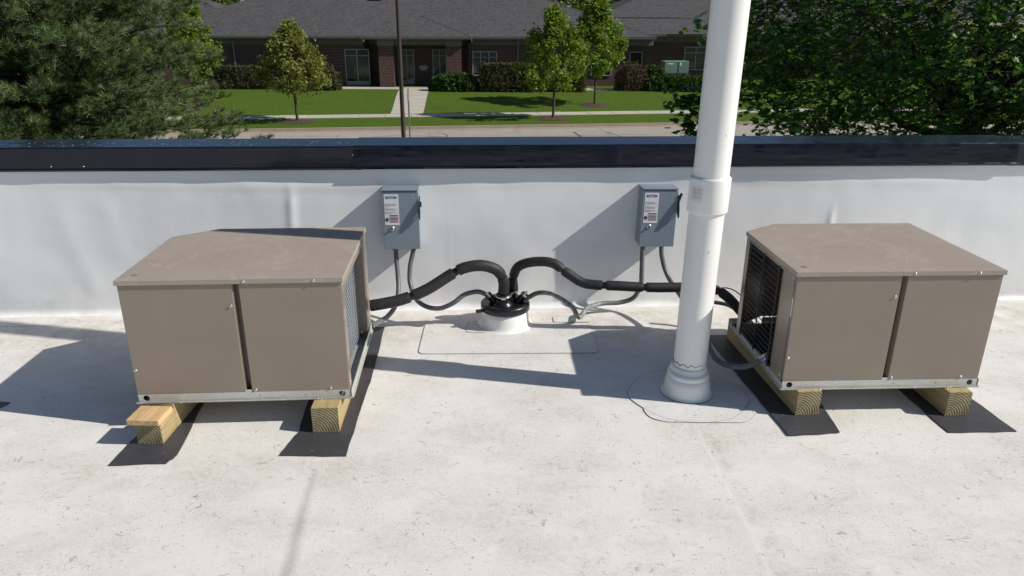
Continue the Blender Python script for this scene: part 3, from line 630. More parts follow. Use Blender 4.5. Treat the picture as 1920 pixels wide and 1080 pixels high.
def from_wall(p): # box origin lies on wall behind that front-bottom-left corner
    n = Vector((sin(WA), -cos(WA), 0)); return (p.x - n.x*BD*1.0, p.y - n.y*BD*1.0, p.z)
dL = make_disconnect(from_wall(pL), .0, 'left grey switch box with label, flat black lever, above the left pipe hose'); dR = make_disconnect(from_wall(pR), .012, 'right grey switch box beside the white pipe, lever knob tilted outwards')
MB().tube([(BWd+.008, -BD+.012, .200), (BWd+.012, -BD+.006, .222), (BWd+.016, -BD-.002, .245)], .006, 10).build('lever_knob', MT['black'], dR)

# ------------------------------------------------------------------ vent pipe
pipe = empty('vent_pipe', (.648, 2.405, 0), 0, label='tall white plastic vent pipe with coupling, rising in front of the right cabinet', cat='pipe')
PR = .0590
lean = lambda z: (.012*z, -.003*z)
def plathe(pr, seg=40): 
    mb = MB().lathe(pr, seg); mb.v = [(x+lean(z)[0], y+lean(z)[1], z) for x, y, z in mb.v]; return mb
plathe([(PR, .02)] + [(PR, .1+.15*k) for k in range(26)] + [(PR-.006, 3.85), (PR-.006, 3.6)]).build('pipe_wall', MT['pvc'], pipe)
plathe([(PR, .690), (PR+.0075, .691), (PR+.0085, .694), (PR+.0085, .800), (PR+.0085, .806), (PR+.0065, .8085), (PR, .8085)]).build('coupling', MT['pvc'], pipe)
st = MB(); A0, A1 = radians(196), radians(238); V = []
for k in range(9):
    a = A0+(A1-A0)*k/8
    for z in (.733, .783): V.append(((PR+.0092)*cos(a)+lean(z)[0], (PR+.0092)*sin(a)+lean(z)[1], z))
st.add(V, [(2*k, 2*k+2, 2*k+3, 2*k+1) for k in range(8)]); st.build('sticker', MT['label'], pipe, fix=False)
sp_ = MB()
for k in range(7):
    a = A0+(A1-A0)*(.3+.09*k); z = .745
    for dz in (0, .013, .024):
        V = [((PR+.0096)*cos(a+q)+lean(z)[0], (PR+.0096)*sin(a+q)+lean(z)[1], zz) for q in (0, .022) for zz in (z+dz, z+dz+R.uniform(.004, .009))]
        sp_.add(V, [(0, 2, 3, 1)])
tag(sp_.build('sticker_print', MT['ink_grey'], pipe, fix=False), kind='stuff')
MB().lathe([(.094, .0062), (.088, .009), (.0855, .014), (.084, .03), (.081, .052), (.0765, .072), (.0735, .074), (.0755, .077), (.0755, .088), (.070, .094), (.0665, .095), (.0665, .112), (.0615, .118), (.0588, .119)], 48).build('flashing_boot', MT['pvc'], pipe)
crk = [(PR+.003, .128+.006*abs(((k*7) % 9)/9-.5)+.004*sin(k*1.1)) for k in range(40)]
pp = [((PR+.0008)*cos(pi*.95+pi*1.1*k/39), (PR+.0008)*sin(pi*.95+pi*1.1*k/39), crk[k][1]+.004) for k in range(40)]
MB().tube(pp, .0011, 5).build('dried_sealant', MT['sealant'], pipe)

# ------------------------------------------------------------------ roof curb with rubber cap
curb = empty('pipe_portal', (-.030, 3.035, 0), 0, label='round white roof curb with black rubber cap where the hoses enter', cat='roof curb')
MB().lathe([(.124, .0038), (.115, .006), (.109, .012), (.106, .026), (.103, .05), (.1015, .085), (.09, .088)], 48).build('curb_flashing', MT['pvc'], curb)
MB().lathe([(.098, .080), (.106, .078), (.1095, .082), (.1095, .106), (.104, .112), (.092, .1135), (.085, .110), (.0, .110)], 48).build('rubber_cap', MT['black'], curb)
tabp = MB().tube([(-.098, -.055, .088), (-.128, -.062, .087)], .0085, 10).build('cap_tab', MT['black'], curb)
boots = [(-.008, -.026, .030), (.022, .030, .026), (-.055, .012, .017), (.052, .005, .017)]
for k, (x, y, r) in enumerate(boots[:2]):
    b = MB().lathe([(r*1.45, 0), (r*1.35, .006), (r*1.12, .010), (r*1.1, .030), (r*1.18, .032), (r*1.15, .045), (r, .048), (r*.9, .048)], 24, (x, y, .110)).build('pipe_boot', MT['black'], curb)
    MB().lathe([(r*1.15, .033), (r*1.22, .034), (r*1.22, .041), (r*1.15, .042)], 24, (x, y, .110)).build('hose_clamp', MT['steel'], b)
    MB().box(x-.008, x+.010, y-r*1.35, y-r*1.1, .142, .153).build('clamp_screw', MT['steel'], b)
def angled_boot(p, q, r):
    p, q = Vector(p), Vector(q); b = MB().tube([p, p.lerp(q, .5), q], r, 16, rr=[r*1.35, r*1.15, r*1.1]).build('pipe_boot', MT['black'], curb)
    d = (q-p).normalized(); MB().tube([q-d*.012, q-d*.003], r*1.25, 18).build('hose_clamp', MT['steel'], b)
    MB().tube([q-d*.018+Vector((0, -r*1.1, .006)), q+d*.012+Vector((0, -r*1.1, .006))], .0045, 8).build('clamp_screw', MT['steel'], b)
angled_boot((-.045, -.005, .110), (-.078, -.010, .150), .0135); angled_boot((.058, .004, .108), (.090, .000, .150), .0135)

# ------------------------------------------------------------------ foam covered pipes
def foam_pipe(pts, cuts, r, label, name='insulated_pipe'):
    path = smooth_path(pts, .008); L = [0]
    for a, b in zip(path, path[1:]): L.append(L[-1]+(b-a).length)
    root = empty(name, tuple(path[0]), label=label, cat='hose', group='black foam covered pipes')
    org = path[0]; T = L[-1]; cs = [0]+[c*T for c in cuts]+[T]
    for a, b in zip(cs, cs[1:]):
        seg = [i for i in range(len(path)) if a+.002 <= L[i] <= b-.002]
        if len(seg) < 4: continue
        P = [path[i]-org for i in seg]; n = len(P); dl = .010
        rr = []
        for i in seg:
            e = min(L[i]-a, b-L[i]); q = min(1, e/.020); rr.append(r*(.66+.34*math.sqrt(max(0, 1-(1-q)**2)))*(1+.02*noise.noise((L[i]*14, r, 1))))
        MB().tube(P, r, 18, rr=rr).build('foam_sleeve', MT['foam'], root)
    for c in cs[1:-1]:
        i = min(range(len(L)), key=lambda k: abs(L[k]-c)); i = max(2, min(len(path)-3, i)); MB().tube([path[i-1]-org, path[i]-org, path[i+1]-org], r*.72, 14).build('tie', MT['black'], root)
    return root
c0 = Vector((-.030, 3.035, 0))
foam_pipe([at(690, 574, 2.84), at(720, 569, 2.85), at(755, 561, 2.87), at(800, 543, 2.90), at(850, 512, 2.94), at(875, 501, 2.95), at(905, 498, 2.96), at(932, 507, 2.975), at(944, 527, 3.0), at(944, 548, 3.008), (-.038, 3.009, .150)],
          [.255, .55, .865], .0245, 'black foam hose arching from left cabinet to rubber cap, with red wire on top')
foam_pipe([(-.008, 3.065, .150), at(963, 545, 3.075), at(962, 522, 3.07), at(972, 500, 3.04), at(1000, 491, 3.02), at(1035, 493, 3.00), at(1062, 511, 2.985), at(1090, 529, 2.97), at(1115, 534, 2.96), at(1160, 536, 2.95), at(1195, 538, 2.95), at(1235, 539, 2.95), at(1300, 539, 2.95), at(1340, 543, 2.94), at(1365, 558, 2.92), at(1390, 585, 2.90), at(1402, 600, 2.885)],
          [.07, .30, .46, .60, .86], .0215, 'black foam hose running right from the rubber cap behind the white pipe')
def conduit(pts, r, label, worn=None, mat='conduit', name='conduit', cat='conduit', group='grey conduits', fit=None):
    path = smooth_path(pts, .008); org = path[0]; root = empty(name, tuple(org), label=label, cat=cat, group=group)
    if worn:
        a, b = int(worn[0]*len(path)), int(worn[1]*len(path))
        segs = [(0, a, mat), (a, b, 'conduit_worn'), (b, len(path)-1, mat)]
    else: segs = [(0, len(path)-1, mat)]
    for a, b, mm in segs:
        if b-a > 1: MB().tube([p-org for p in path[a:b+1]], r, 14).build('conduit_tube' if cat == 'conduit' else 'wire_strand', MT[mm], root)
    return root
CR = .0108
conduit([at(742, 466, 3.15), at(743, 485, 3.145), at(746, 515, 3.12), at(747, 545, 3.08), at(742, 572, 3.03), at(728, 592, 2.95), at(712, 603, 2.86), at(696, 612, 2.77)], CR, 'dark grey conduit dropping from left switch box behind the hose into left cabinet')
conduit([at(776, 466, 3.15), at(773, 480, 3.145), at(769, 500, 3.13), at(769, 530, 3.10), at(780, 560, 3.05), at(800, 575, 3.01), at(825, 578, 2.99), at(850, 568, 2.98), at(870, 553, 2.99), at(892, 547, 3.0), at(905, 549, 3.01), at(916, 555, 3.02), (-.09, 3.025, .135)], CR, 'grey conduit looping from left switch box to the rubber cap')
conduit([at(1205, 462, 3.20), at(1204, 485, 3.19), at(1203, 515, 3.17), at(1201, 535, 3.17), at(1188, 558, 3.175), at(1163, 567, 3.18), at(1130, 569, 3.16), at(1102, 577, 3.11), at(1086, 595, 3.03), at(1071, 574, 3.0), at(1037, 552, 3.02), at(1010, 549, 3.035), at(990, 558, 3.035), (.056, 3.035, .13)], CR, 'paint spattered grey conduit coiling from right switch box to the rubber cap', worn=(.47, .9))
cr = conduit([at(1240, 462, 3.20), at(1241, 480, 3.19), at(1247, 505, 3.17), at(1258, 528, 3.13), at(1280, 560, 3.0), at(1310, 600, 2.80), at(1325, 640, 2.62), at(1340, 670, 2.50), at(1362, 684, 2.44), at(1390, 688, 2.41), at(1412, 683, 2.40), at(1430, 673, 2.405)], CR, 'grey conduit passing behind the white pipe to a metal connector on right cabinet')
e0 = cr.location; q = at(1424, 677, 2.402)-Vector(e0); q2 = at(1441, 668, 2.41)-Vector(e0)
MB().tube([q, q.lerp(q2, .45), q.lerp(q2, .5), q2], .0145, 6, rr=[.0135, .0145, .0165, .0165]).build('connector', MT['steel'], cr, bevel=.001)
conduit([at(1300, 560, 3.02), at(1335, 566, 3.0), at(1365, 572, 2.96), at(1395, 590, 2.88)], .009, 'thin grey conduit under the foam hose right of the white pipe')
conduit([at(868, 494, 2.97), at(882, 489.5, 2.965), at(900, 490, 2.965), at(918, 496, 2.97)], .0022, 'short red wire lying on the left foam hose', mat='red', name='red_wire', cat='wire', group='red wires')
conduit([at(1335, 545, 2.95), at(1352, 540, 2.94), at(1368, 541, 2.925), at(1382, 548, 2.91), at(1398, 562, 2.89)], .0026, 'red wire curving into the right cabinet above the foam hose', mat='red', name='red_wire', cat='wire', group='red wires')
#--FAR--
# ================================================================== beyond the parapet
SS = .145                                              # street direction: y = s + SS*x
SA = math.atan(SS)
def zt(x, y):
    s = y-SS*x
    if s < 28.2: return -4.17
    if s < 28.4 or s > 39.72 and s < 39.9: return -4.3
    if s <= 39.72: return -4.5
    if s < 45.4: return -4.16
    t = min(1, (s-45.4)/9.0); t = t*t*(3-2*t); return -4.15+.44*t
prof = [(-260, -4.17), (28.3, -4.17), (28.32, -4.6), (39.85, -4.6), (39.87, -4.165), (45.3, -4.155)] + [(45.4+9.0*k/12, -4.15+.44*(k/12)**2*(3-2*k/12)) for k in range(1, 13)] + [(620, -3.71)]
xs = [-420+840*i/60 for i in range(61)]; n = len(prof)
mb = MB().add([(x, s+SS*x, z) for x in xs for s, z in prof], [(i*n+k, (i+1)*n+k, (i+1)*n+k+1, i*n+k+1) for i in range(60) for k in range(n-1)])
tag(mb.build('grass_ground', MT['grass'], fix=False), kind='structure')
street = empty('street', (0, 0, 0), SA, kind='structure')
cs = 1/cos(SA)
def sl2(s): return s*cos(SA)                            # distance across the street frame
road = MB().box(-300, 300, sl2(28.32)+.01, sl2(39.86)-.01, -4.58, -4.36).build('road', MT['tar']); road.rotation_euler.z = SA; tag(road, kind='structure')
slab = MB().box(.008, 4.55-.008, .006, 3.62-.006, -4.37, -4.30).build('road_slab', MT['road'], road, bevel=.006)
rw = (sl2(39.55)-sl2(28.62))/3
k0 = slab.data
for j in range(3):
    for i in range(-8, 6):
        o = slab if (i == -8 and j == 0) else inst(slab, 'road_slab', road, (0, 0, 0)); o.location = (i*4.55+1.2, sl2(28.62)+j*rw, R.uniform(-.003, .003)); o.scale = (1, rw/3.62, 1)
for a, b in ((-300, -8*4.55+1.2), (6*4.55+1.2, 300)): MB().box(a, b, sl2(28.62), sl2(39.55), -4.36, -4.301).build('road_surface', MT['road'], road)
# gutter pan and kerb in lengths
kb = MB().box(.004, 3.0-.004, 0, .30, -4.36, -4.285).box(.004, 3.0-.004, .30, .46, -4.40, -4.145).build('kerb_stone', MT['kerb'], road, bevel=.015)
for i in range(-13, 9):
    o = kb if i == -13 else inst(kb, 'kerb_stone', road, (0, 0, 0)); o.location = (i*3.0, sl2(39.86)-.30, 0)
for i in range(-20, 12):
    o = inst(kb, 'kerb_stone', road, (i*3.0+3, sl2(28.36)+.28, 0), (0, 0, pi))
# tar filled cracks
def crack(pts, wd=.035):
    P = smooth_path([Vector((*p, 0)) for p in pts], .25); V = []
    for i, p in enumerate(P):
        d = (P[min(i+1, len(P)-1)]-P[max(i-1, 0)]).normalized(); q = Vector((-d.y, d.x, 0)); ww = wd*(.6+.5*noise.noise(p*2)); x, y = p.x, p.y
        V += [(x-q.x*ww, y-q.y*ww, -4.292), (x+q.x*ww, y+q.y*ww, -4.292)]
    o = MB().add(V, [(2*i, 2*i+2, 2*i+3, 2*i+1) for i in range(len(P)-1)]).build('crack_sealer', MT['tar'], road, fix=False); return o
c_, s_ = cos(-SA), sin(-SA)
def cr_px(l, wd=.05): crack([((p := atz(x, y, -4.29)).x*c_-p.y*s_, p.x*s_+p.y*c_) for x, y in l], wd)
cr_px([(1076, 247), (1080, 250), (1088, 255), (1094, 260)]); cr_px([(1137, 247), (1155, 253), (1173, 259)]); cr_px([(1020, 256), (1090, 254), (1180, 252), (1260, 252)], .03)
cr_px([(700, 256), (750, 254), (790, 255), (840, 256)], .04); cr_px([(770, 248), (800, 249), (830, 250), (838, 257), (800, 259)], .03); cr_px([(1275, 249), (1290, 253), (1310, 257)]); cr_px([(860, 252), (930, 254), (1010, 255)], .02); cr_px([(640, 255), (560, 256), (470, 257)], .02)
# sidewalk slabs
walk = MB().box(-300, 300, sl2(43.98)+.05, sl2(45.38)-.05, -4.25, -4.17).build('sidewalk', MT['mulch']); walk.rotation_euler.z = SA; tag(walk, kind='structure')
sw = MB().box(.012, 1.52-.012, .01, sl2(1.42), -4.22, -4.132).build('sidewalk_slab', MT['walk'], walk, bevel=.01)
for i in range(-18, 20):
    o = sw if i == -18 else inst(sw, 'sidewalk_slab', walk, (0, 0, 0)); o.location = (i*1.52+.4, sl2(43.95), R.uniform(-.006, .006))
for a, b in ((-300, -18*1.52+.4), (20*1.52+.4, 300)): MB().box(a, b, sl2(43.95), sl2(45.38), -4.20, -4.134).build('sidewalk_surface', MT['walk'], walk)
# entrance path up the lawn and the walk along the building
path = empty('entrance_path', (0, 0, 0), 0, kind='structure')
def lanes(a0, a1, b0, b1, n, wname='path_slab'):
    for k in range(n):
        def L(p, q, t): return p+(q-p)*t
        t0, t1 = (k+.02)/n, (k+1-.02)/n; P = [L(a0, b0, t0), L(a1, b1, t0), L(a1, b1, t1), L(a0, b0, t1)]
        zs = [zt(p.x, p.y)+.02 for p in P]
        MB().add([(p.x, p.y, z) for p, z in zip(P, zs)]+[(p.x, p.y, z-.12) for p, z in zip(P, zs)], [(0, 1, 2, 3), (7, 6, 5, 4), (0, 4, 5, 1), (1, 5, 6, 2), (2, 6, 7, 3), (3, 7, 4, 0)]).build(wname, MT['walk'], path)
lanes(Vector((-7.3, 44.45)), Vector((-5.4, 44.72)), Vector((-8.35, 55.3)), Vector((-6.15, 55.3)), 8)
for i in range(20): lanes(Vector((-14.6+1.3*i, 55.3-.0*i)), Vector((-14.6+1.3*i, 56.9)), Vector((-13.32+1.3*i, 55.3)), Vector((-13.32+1.3*i, 56.9)), 1)

# ------------------------------------------------------------------ brick office building
BA = math.atan(.06)
B = empty('office_building', (0, 57.4, 0), BA, label='low dark brick office building with grey hipped shingle roofs across the street', cat='building')
GZ, EZ = -3.70, -.08
def bpart(name, mb, mat, parent=None, **k): return mb.build(name, MT[mat], parent or B, **k)
bpart('brick_wall', MB().box(-27, -11.2, 1.6, 2.0, GZ, EZ-.45), 'brick'); bpart('brick_wall', MB().box(-3.3, 5.4, 1.6, 2.0, GZ, EZ-.45), 'brick')
bpart('brick_wall', MB().box(-11.2, -3.3, 2.4, 2.8, GZ, EZ-.45), 'brick'); bpart('brick_wall', MB().box(-11.3, -11.0, 2.002, 2.4, GZ, EZ-.45), 'brick'); bpart('brick_wall', MB().box(-3.5, -3.302, 2.002, 2.4, GZ, EZ-.45), 'brick')
bpart('brick_wall', MB().box(5.4, 9.1, 1.3, 1.6, GZ, EZ-.45), 'brick'); bpart('brick_wall', MB().box(8.8, 9.1, 1.602, 7.4, GZ, EZ-.45), 'brick'); bpart('brick_wall', MB().box(9.1, 36, 7.4, 7.8, GZ, EZ-.15), 'brick')
# frieze boards, soffits, fascia, gutters
def eave(u0, u1, v, wallv, z=EZ, dz=0):
    bpart('frieze_board', MB().box(u0, u1, wallv-.03, wallv+.25, z-.62, z-.22), 'trim')
    bpart('soffit', MB().box(u0, u1, v+.03, wallv+.3, z-.21, z-.185), 'trim')
    bpart('fascia', MB().box(u0, u1, v, v+.028, z-.22, z-.02), 'gutter')
    g = MB(); pr = [(v-.13, z-.02), (v-.12, z-.13), (v-.06, z-.16), (v-.002, z-.16), (v-.002, z-.02)]
    V = [(u, y, zz) for u in (u0, u1) for y, zz in pr]; g.add(V, [(k, k+1, k+6, k+5) for k in range(4)]+[(0, 1, 2, 3, 4), (5, 6, 7, 8, 9)]); bpart('gutter', g, 'gutter')
eave(-27.5, -11.35, 1.0, 1.6); eave(-11.3, -3.1, 0, 2.4); eave(-3.05, 4.75, 1.0, 1.6); eave(4.8, 10.9, .7, 1.3); eave(11.5, 37, 6.6, 7.4, EZ+.1)
bpart('gable_return', MB().box(10.85, 10.9, .73, 6.6, EZ-.22, EZ-.02), 'gutter'); bpart('soffit', MB().box(9.1, 10.85, .73, 6.6, EZ-.212, EZ-.19), 'trim')
for k in range(1): bpart('soldier_course', MB().box(-27, -11.25, 1.575, 1.599, EZ-.86, EZ-.63), 'brick')
# roofs
SL = .366
def hip(name, u0, u1, v0, z0, run, lefthip=True, righthip=True, depth=None, th=.05):
    """front slope plus side slopes of a hipped roof, as a closed solid"""
    z1 = z0+SL*run; dd = depth or run
    a = (u0, v0, z0); b = (u1, v0, z0); c = (u1-(run if righthip else 0), v0+run, z1); d = (u0+(run if lefthip else 0), v0+run, z1); e = (u1, v0+2*run, z0); f = (u0, v0+2*run, z0)
    V = [a, b, c, d, e, f]; F = [(0, 1, 2, 3), (1, 4, 2), (5, 0, 3), (4, 5, 3, 2)]
    o = MB().add(V+[(x, y, z0-.02) for x, y, z in (a, b, e, f)], F+[(6, 9, 8, 7), (0, 6, 7, 1), (1, 7, 8, 4), (4, 8, 9, 5), (5, 9, 6, 0)]).build(name, MT['shingle'], B)
    caps = MB()
    def ridge(p, q):
        p, q = Vector(p), Vector(q); L = (q-p).length; n = int(L/.3)
        for k in range(n):
            s, e_ = p.lerp(q, k/n), p.lerp(q, (k+.96)/n); d = (e_-s).normalized(); sd_ = d.cross(Vector((0, 0, 1))).normalized()*.13; upv = Vector((0, 0, .025+.01*(k % 2)))
            caps.add([s-sd_-Vector((0, 0, .02)), s+upv, s+sd_-Vector((0, 0, .02)), e_-sd_-Vector((0, 0, .02)), e_+upv*1.6, e_+sd_-Vector((0, 0, .02))], [(0, 1, 4, 3), (1, 2, 5, 4), (0, 2, 1), (3, 4, 5)])
    if righthip: ridge(b, c)
    if lefthip: ridge(a, d)
    ridge(d, c); cp = caps.build('ridge_caps', MT['shingle'], o); tag(cp, kind='stuff')
    return o
hip('main_roof', -28.4, 10.95, .95, EZ, 10.2)
hip('roof', -48, -18.2, 1.45, EZ-.02, 8.4)
hip('portico_roof', -11.35, -3.05, -.06, EZ+.01, 4.0)
hip('roof', 4.75, 10.96, .64, EZ+.012, 3.0, lefthip=False)
hip('rear_roof', 2, 40, 6.55, EZ+.1, 3.5, righthip=False, lefthip=False)
hip('rear_roof', 7.9, 48, 11.2, EZ+1.30, 9, righthip=False)
hip('rear_roof', 13.3, 40, 6.2, EZ+.13, 5, righthip=False)
bpart('dark_ridge_strip', MB().box(5, 15.2, 9.9, 10.0, EZ+1.25, EZ+1.42), 'plaque')  # dark strip along the top of the lower rear roof
bpart('roof_vent', MB().box(-11.2, -10.3, 7.9, 8.5, 2.72, 2.90).box(-11.05, -10.45, 8.0, 8.4, 2.3, 2.72), 'plaque')
# columns, doors, windows
for u0, u1 in ((-10.05, -8.95), (-5.0, -3.9)):
    c = bpart('brick_column', MB().box(u0, u1, .30, 1.35, GZ, EZ-.66), 'brick'); MB().box(u0-.06, u1+.06, .24, 1.41, EZ-.66, EZ-.215).build('column_cap', MT['stone'], c)
bpart('lintel_beam', MB().box(-8.94, -5.01, .45, 1.2, EZ-.60, EZ-.22), 'trim')
def glazed(name, u0, u1, z0, z1, v, leaves=1, rails=(), blind=True, kick=.25):
    d = bpart(name, MB().box(u0, u1, v-.09, v-.02, z0, z0+.06+kick).box(u0, u1, v-.09, v-.02, z1-.07, z1).box(u0, u0+.07, v-.09, v-.02, z0, z1).box(u1-.07, u1, v-.09, v-.02, z0, z1), 'frame')
    wd = (u1-u0)/leaves
    for k in range(leaves):
        a = u0+wd*k; b = a+wd
        if k: MB().box(a-.04, a+.04, v-.10, v-.02, z0+.06, z1-.07).build('mullion', MT['frame'], d)
        for zz in rails: MB().box(a+.07, b-.07, v-.085, v-.02, z0+(z1-z0)*zz-.03, z0+(z1-z0)*zz+.03).build('rail', MT['frame'], d)
        if blind: MB().box(a+.07, b-.07, v-.022, v-.015, z0+(.2+.25*((k*7+int(u0*3)) % 3)), z1-.1).build('blind', MT['blind'], d)
        MB().box(a+.06, b-.06, v-.055, v-.047, z0+.06, z1-.06).build('pane', MT['glass'], d)
    return d
glazed('double_door', -12.75, -10.9, GZ+.02, -1.02, 1.6, 2, (.82,)); glazed('door', -8.7, -7.55, GZ+.02, -1.05, 2.4, 2, (.82,)); glazed('door', -6.15, -5.05, GZ+.02, -1.05, 2.4, 2, (.82,))
glazed('window', -3.05, -1.15, -2.95, -1.15, 1.6, 3, (.75,), kick=.0); glazed('window', -24.5, -22, -2.95, -1.15, 1.6, 3, (.75,), kick=0); glazed('window', 1.0, 2.9, -2.95, -1.15, 1.6, 3, (.75,), kick=0); glazed('window', 15.1, 17.1, -2.9, -1.0, 7.4, 2, (.75,), kick=0); glazed('window', 6.1, 7.7, -2.95, -1.15, 1.3, 2, (.75,), kick=0)
glazed('door', 10.4, 11.5, GZ, -1.4, 7.4, 1, (.5,), blind=False)
pq = bpart('plaque', MB().box(-7.25, -6.45, 2.37, 2.398, -2.75, -2.2), 'plaque')
tm = MB()
for z, ws in ((-2.32, .55), (-2.42, .72), (-2.51, .5), (-2.60, .45)):
    x = -6.85-ws/2
    while x < -6.85+ws/2: q = R.uniform(.03, .08); tm.box(x, min(x+q, -6.85+ws/2), 2.366, 2.3698, z, z+.045); x += q+.025
tag(tm.build('lettering', MT['white_paint'], pq), kind='stuff')
dsp = MB().box(.38, .50, 1.45, 1.57, GZ, EZ-.3).box(.38, .50, 1.02, 1.57, EZ-.38, EZ-.26); bpart('downspout', dsp, 'gutter')
bpart('downspout', MB().box(-21.0, -20.88, 1.45, 1.57, GZ, EZ-.3), 'gutter')
for u in (-18.5, ): glazed('window', u, u+2, -2.95, -1.15, 1.6, 3, (.75,), kick=0)
# our own building below the roof edge
ob = empty('building_below', (0, 0, 0), 0, kind='structure'); MB().box(-9.1, 9.1, -5, 2.6, -4.4, -.02).build('lower_wall', MT['brick'], ob)

# ------------------------------------------------------------------ foliage
def leaf_tri(mb_v, mb_f, p, size, rnd, droop=.0, elong=1.6, normal_up=.0):
    d = Vector((rnd.gauss(0, 1), rnd.gauss(0, 1), rnd.gauss(0, .7)-droop)).normalized(); n = Vector((rnd.gauss(0, 1), rnd.gauss(0, 1), rnd.gauss(0, 1)+normal_up)).normalized()
    s = d.cross(n).normalized(); L = size*elong*.5*rnd.uniform(.7, 1.3); w_ = size*.5*rnd.uniform(.7, 1.2); f = n.cross(d)*0+s.cross(d)*w_*.35; o = len(mb_v)
    mb_v += [p-d*L, p+s*w_+f, p+d*L, p-s*w_+f]; mb_f += [(o, o+1, o+2), (o, o+2, o+3)]
def leaf_mesh(name, V, F, mat, parent=None, stuff=True):
    me = bpy.data.meshes.new(name); me.from_pydata(V, [], F); me.update(); me.materials.append(MT[mat]); o = bpy.data.objects.new(name, me); COL.objects.link(o)
    if parent: o.parent = parent
    if stuff: tag(o, kind='stuff')
    return o
def limb(mb, a, b, r0, r1, rnd, bend=.08, seg=7):
    a, b = Vector(a), Vector(b); L = (b-a).length; m1 = a.lerp(b, .35)+Vector([rnd.uniform(-1, 1)*L*bend for _ in range(3)]); m2 = a.lerp(b, .7)+Vector([rnd.uniform(-1, 1)*L*bend for _ in range(3)])
    P = smooth_path([a, m1, m2, b], max(L/9, .02)); n = len(P); mb.tube(P, r0, seg, rr=[r0+(r1-r0)*i/(n-1) for i in range(n)]); return P
def street_tree(x, y, h, crown_w, crown_b, label, mat='pear', seed=1, n=5200, leaf=.13, shape=1.0, mulch=True, group='young street trees in mulch rings'):
    rnd = random.Random(seed); zb = zt(x, y); root = empty('ornamental_tree', (x, y, zb), label=label, cat='tree', group=group)
    tr = MB(); P = limb(tr, (0, 0, -.1), (rnd.uniform(-.1, .1), 0, crown_b+.4), .085, .06, rnd, .02, 9); limb(tr, P[-1], (0, 0, h*.86), .055, .012, rnd, .03)
    ends = []
    for k in range(22):
        t = k/22; z = crown_b+.1+(h-crown_b)*.72*t; a = k*2.4+rnd.uniform(-.4, .4); rad = crown_w*.5*(1-t*.75)*rnd.uniform(.6, .95); e = Vector((rad*cos(a), rad*sin(a), z+rad*rnd.uniform(.5, .95)))
        limb(tr, (0, 0, z-.25), e, .026*(1.2-t), .006, rnd, .06, 5); ends.append(e)
    tr.build('trunk', MT['bark'], root, fix=False)
    V, F = [], []; clumps = []
    while len(clumps) < 150:
        t = rnd.random(); z = crown_b+(h-crown_b)*t
        prof_ = (math.sin(min(1, (t+.04)/.30)*pi/2))**.7*(1-max(0, (t-.22)/.78)**1.25)**.85*shape if t < 1 else 0
        a = rnd.uniform(0, tau); rr_ = crown_w*.5*prof_*math.sqrt(rnd.uniform(.12, 1))*(1+.22*noise.noise((cos(a)*1.5, sin(a)*1.5, z*1.1+seed*3)))
        clumps.append((Vector((rr_*cos(a), rr_*sin(a), z)), rnd.uniform(.16, .34)))
    for k in range(n):
        c, r = clumps[int(rnd.random()*len(clumps))]; p = c+Vector((rnd.gauss(0, r*.55), rnd.gauss(0, r*.55), rnd.gauss(0, r*.6))); leaf_tri(V, F, p, leaf, rnd)
    leaf_mesh('crown', V, F, mat, root)
    if mulch:
        m_ = MB(); ring = []
        for k in range(28):
            a = tau*k/28; rr_ = .95*(1+.12*noise.noise((cos(a)*2, sin(a)*2, seed))); ring.append((rr_*cos(a), rr_*sin(a)))
        m_.add([(u, v, zt(x+u, y+v)-zb+.01) for u, v in ring]+[(u*.5, v*.5, .07+rnd.uniform(-.01, .02)) for u, v in ring]+[(0, 0, .08)], [(k, (k+1) % 28, (k+1) % 28+28, k+28) for k in range(28)]+[(k+28, (k+1) % 28+28, 56) for k in range(28)]); m_.build('mulch_ring', MT['mulch'], root, fix=False)
    return root
street_tree(-11.85, 40.9, 5.0, 4.3, 1.75, 'pale yellow green round crowned tree on the verge left of the lamp pole', 'pear_pale', 3, 8000, .13)
street_tree(2.30, 42.8, 5.9, 4.4, 1.75, 'bright green pyramidal tree on the verge in front of its twin', 'pear', 5, 9000, .13)
street_tree(5.33, 48.9, 6.8, 3.9, 2.0, 'taller bright green tree on the lawn behind the verge tree', 'pear', 11, 9000, .14)
street_tree(-19.6, 46.4, 6.4, 3.9, 1.9, 'green tree on the lawn mostly hidden behind the pine', 'pear', 17, 5200, .15)

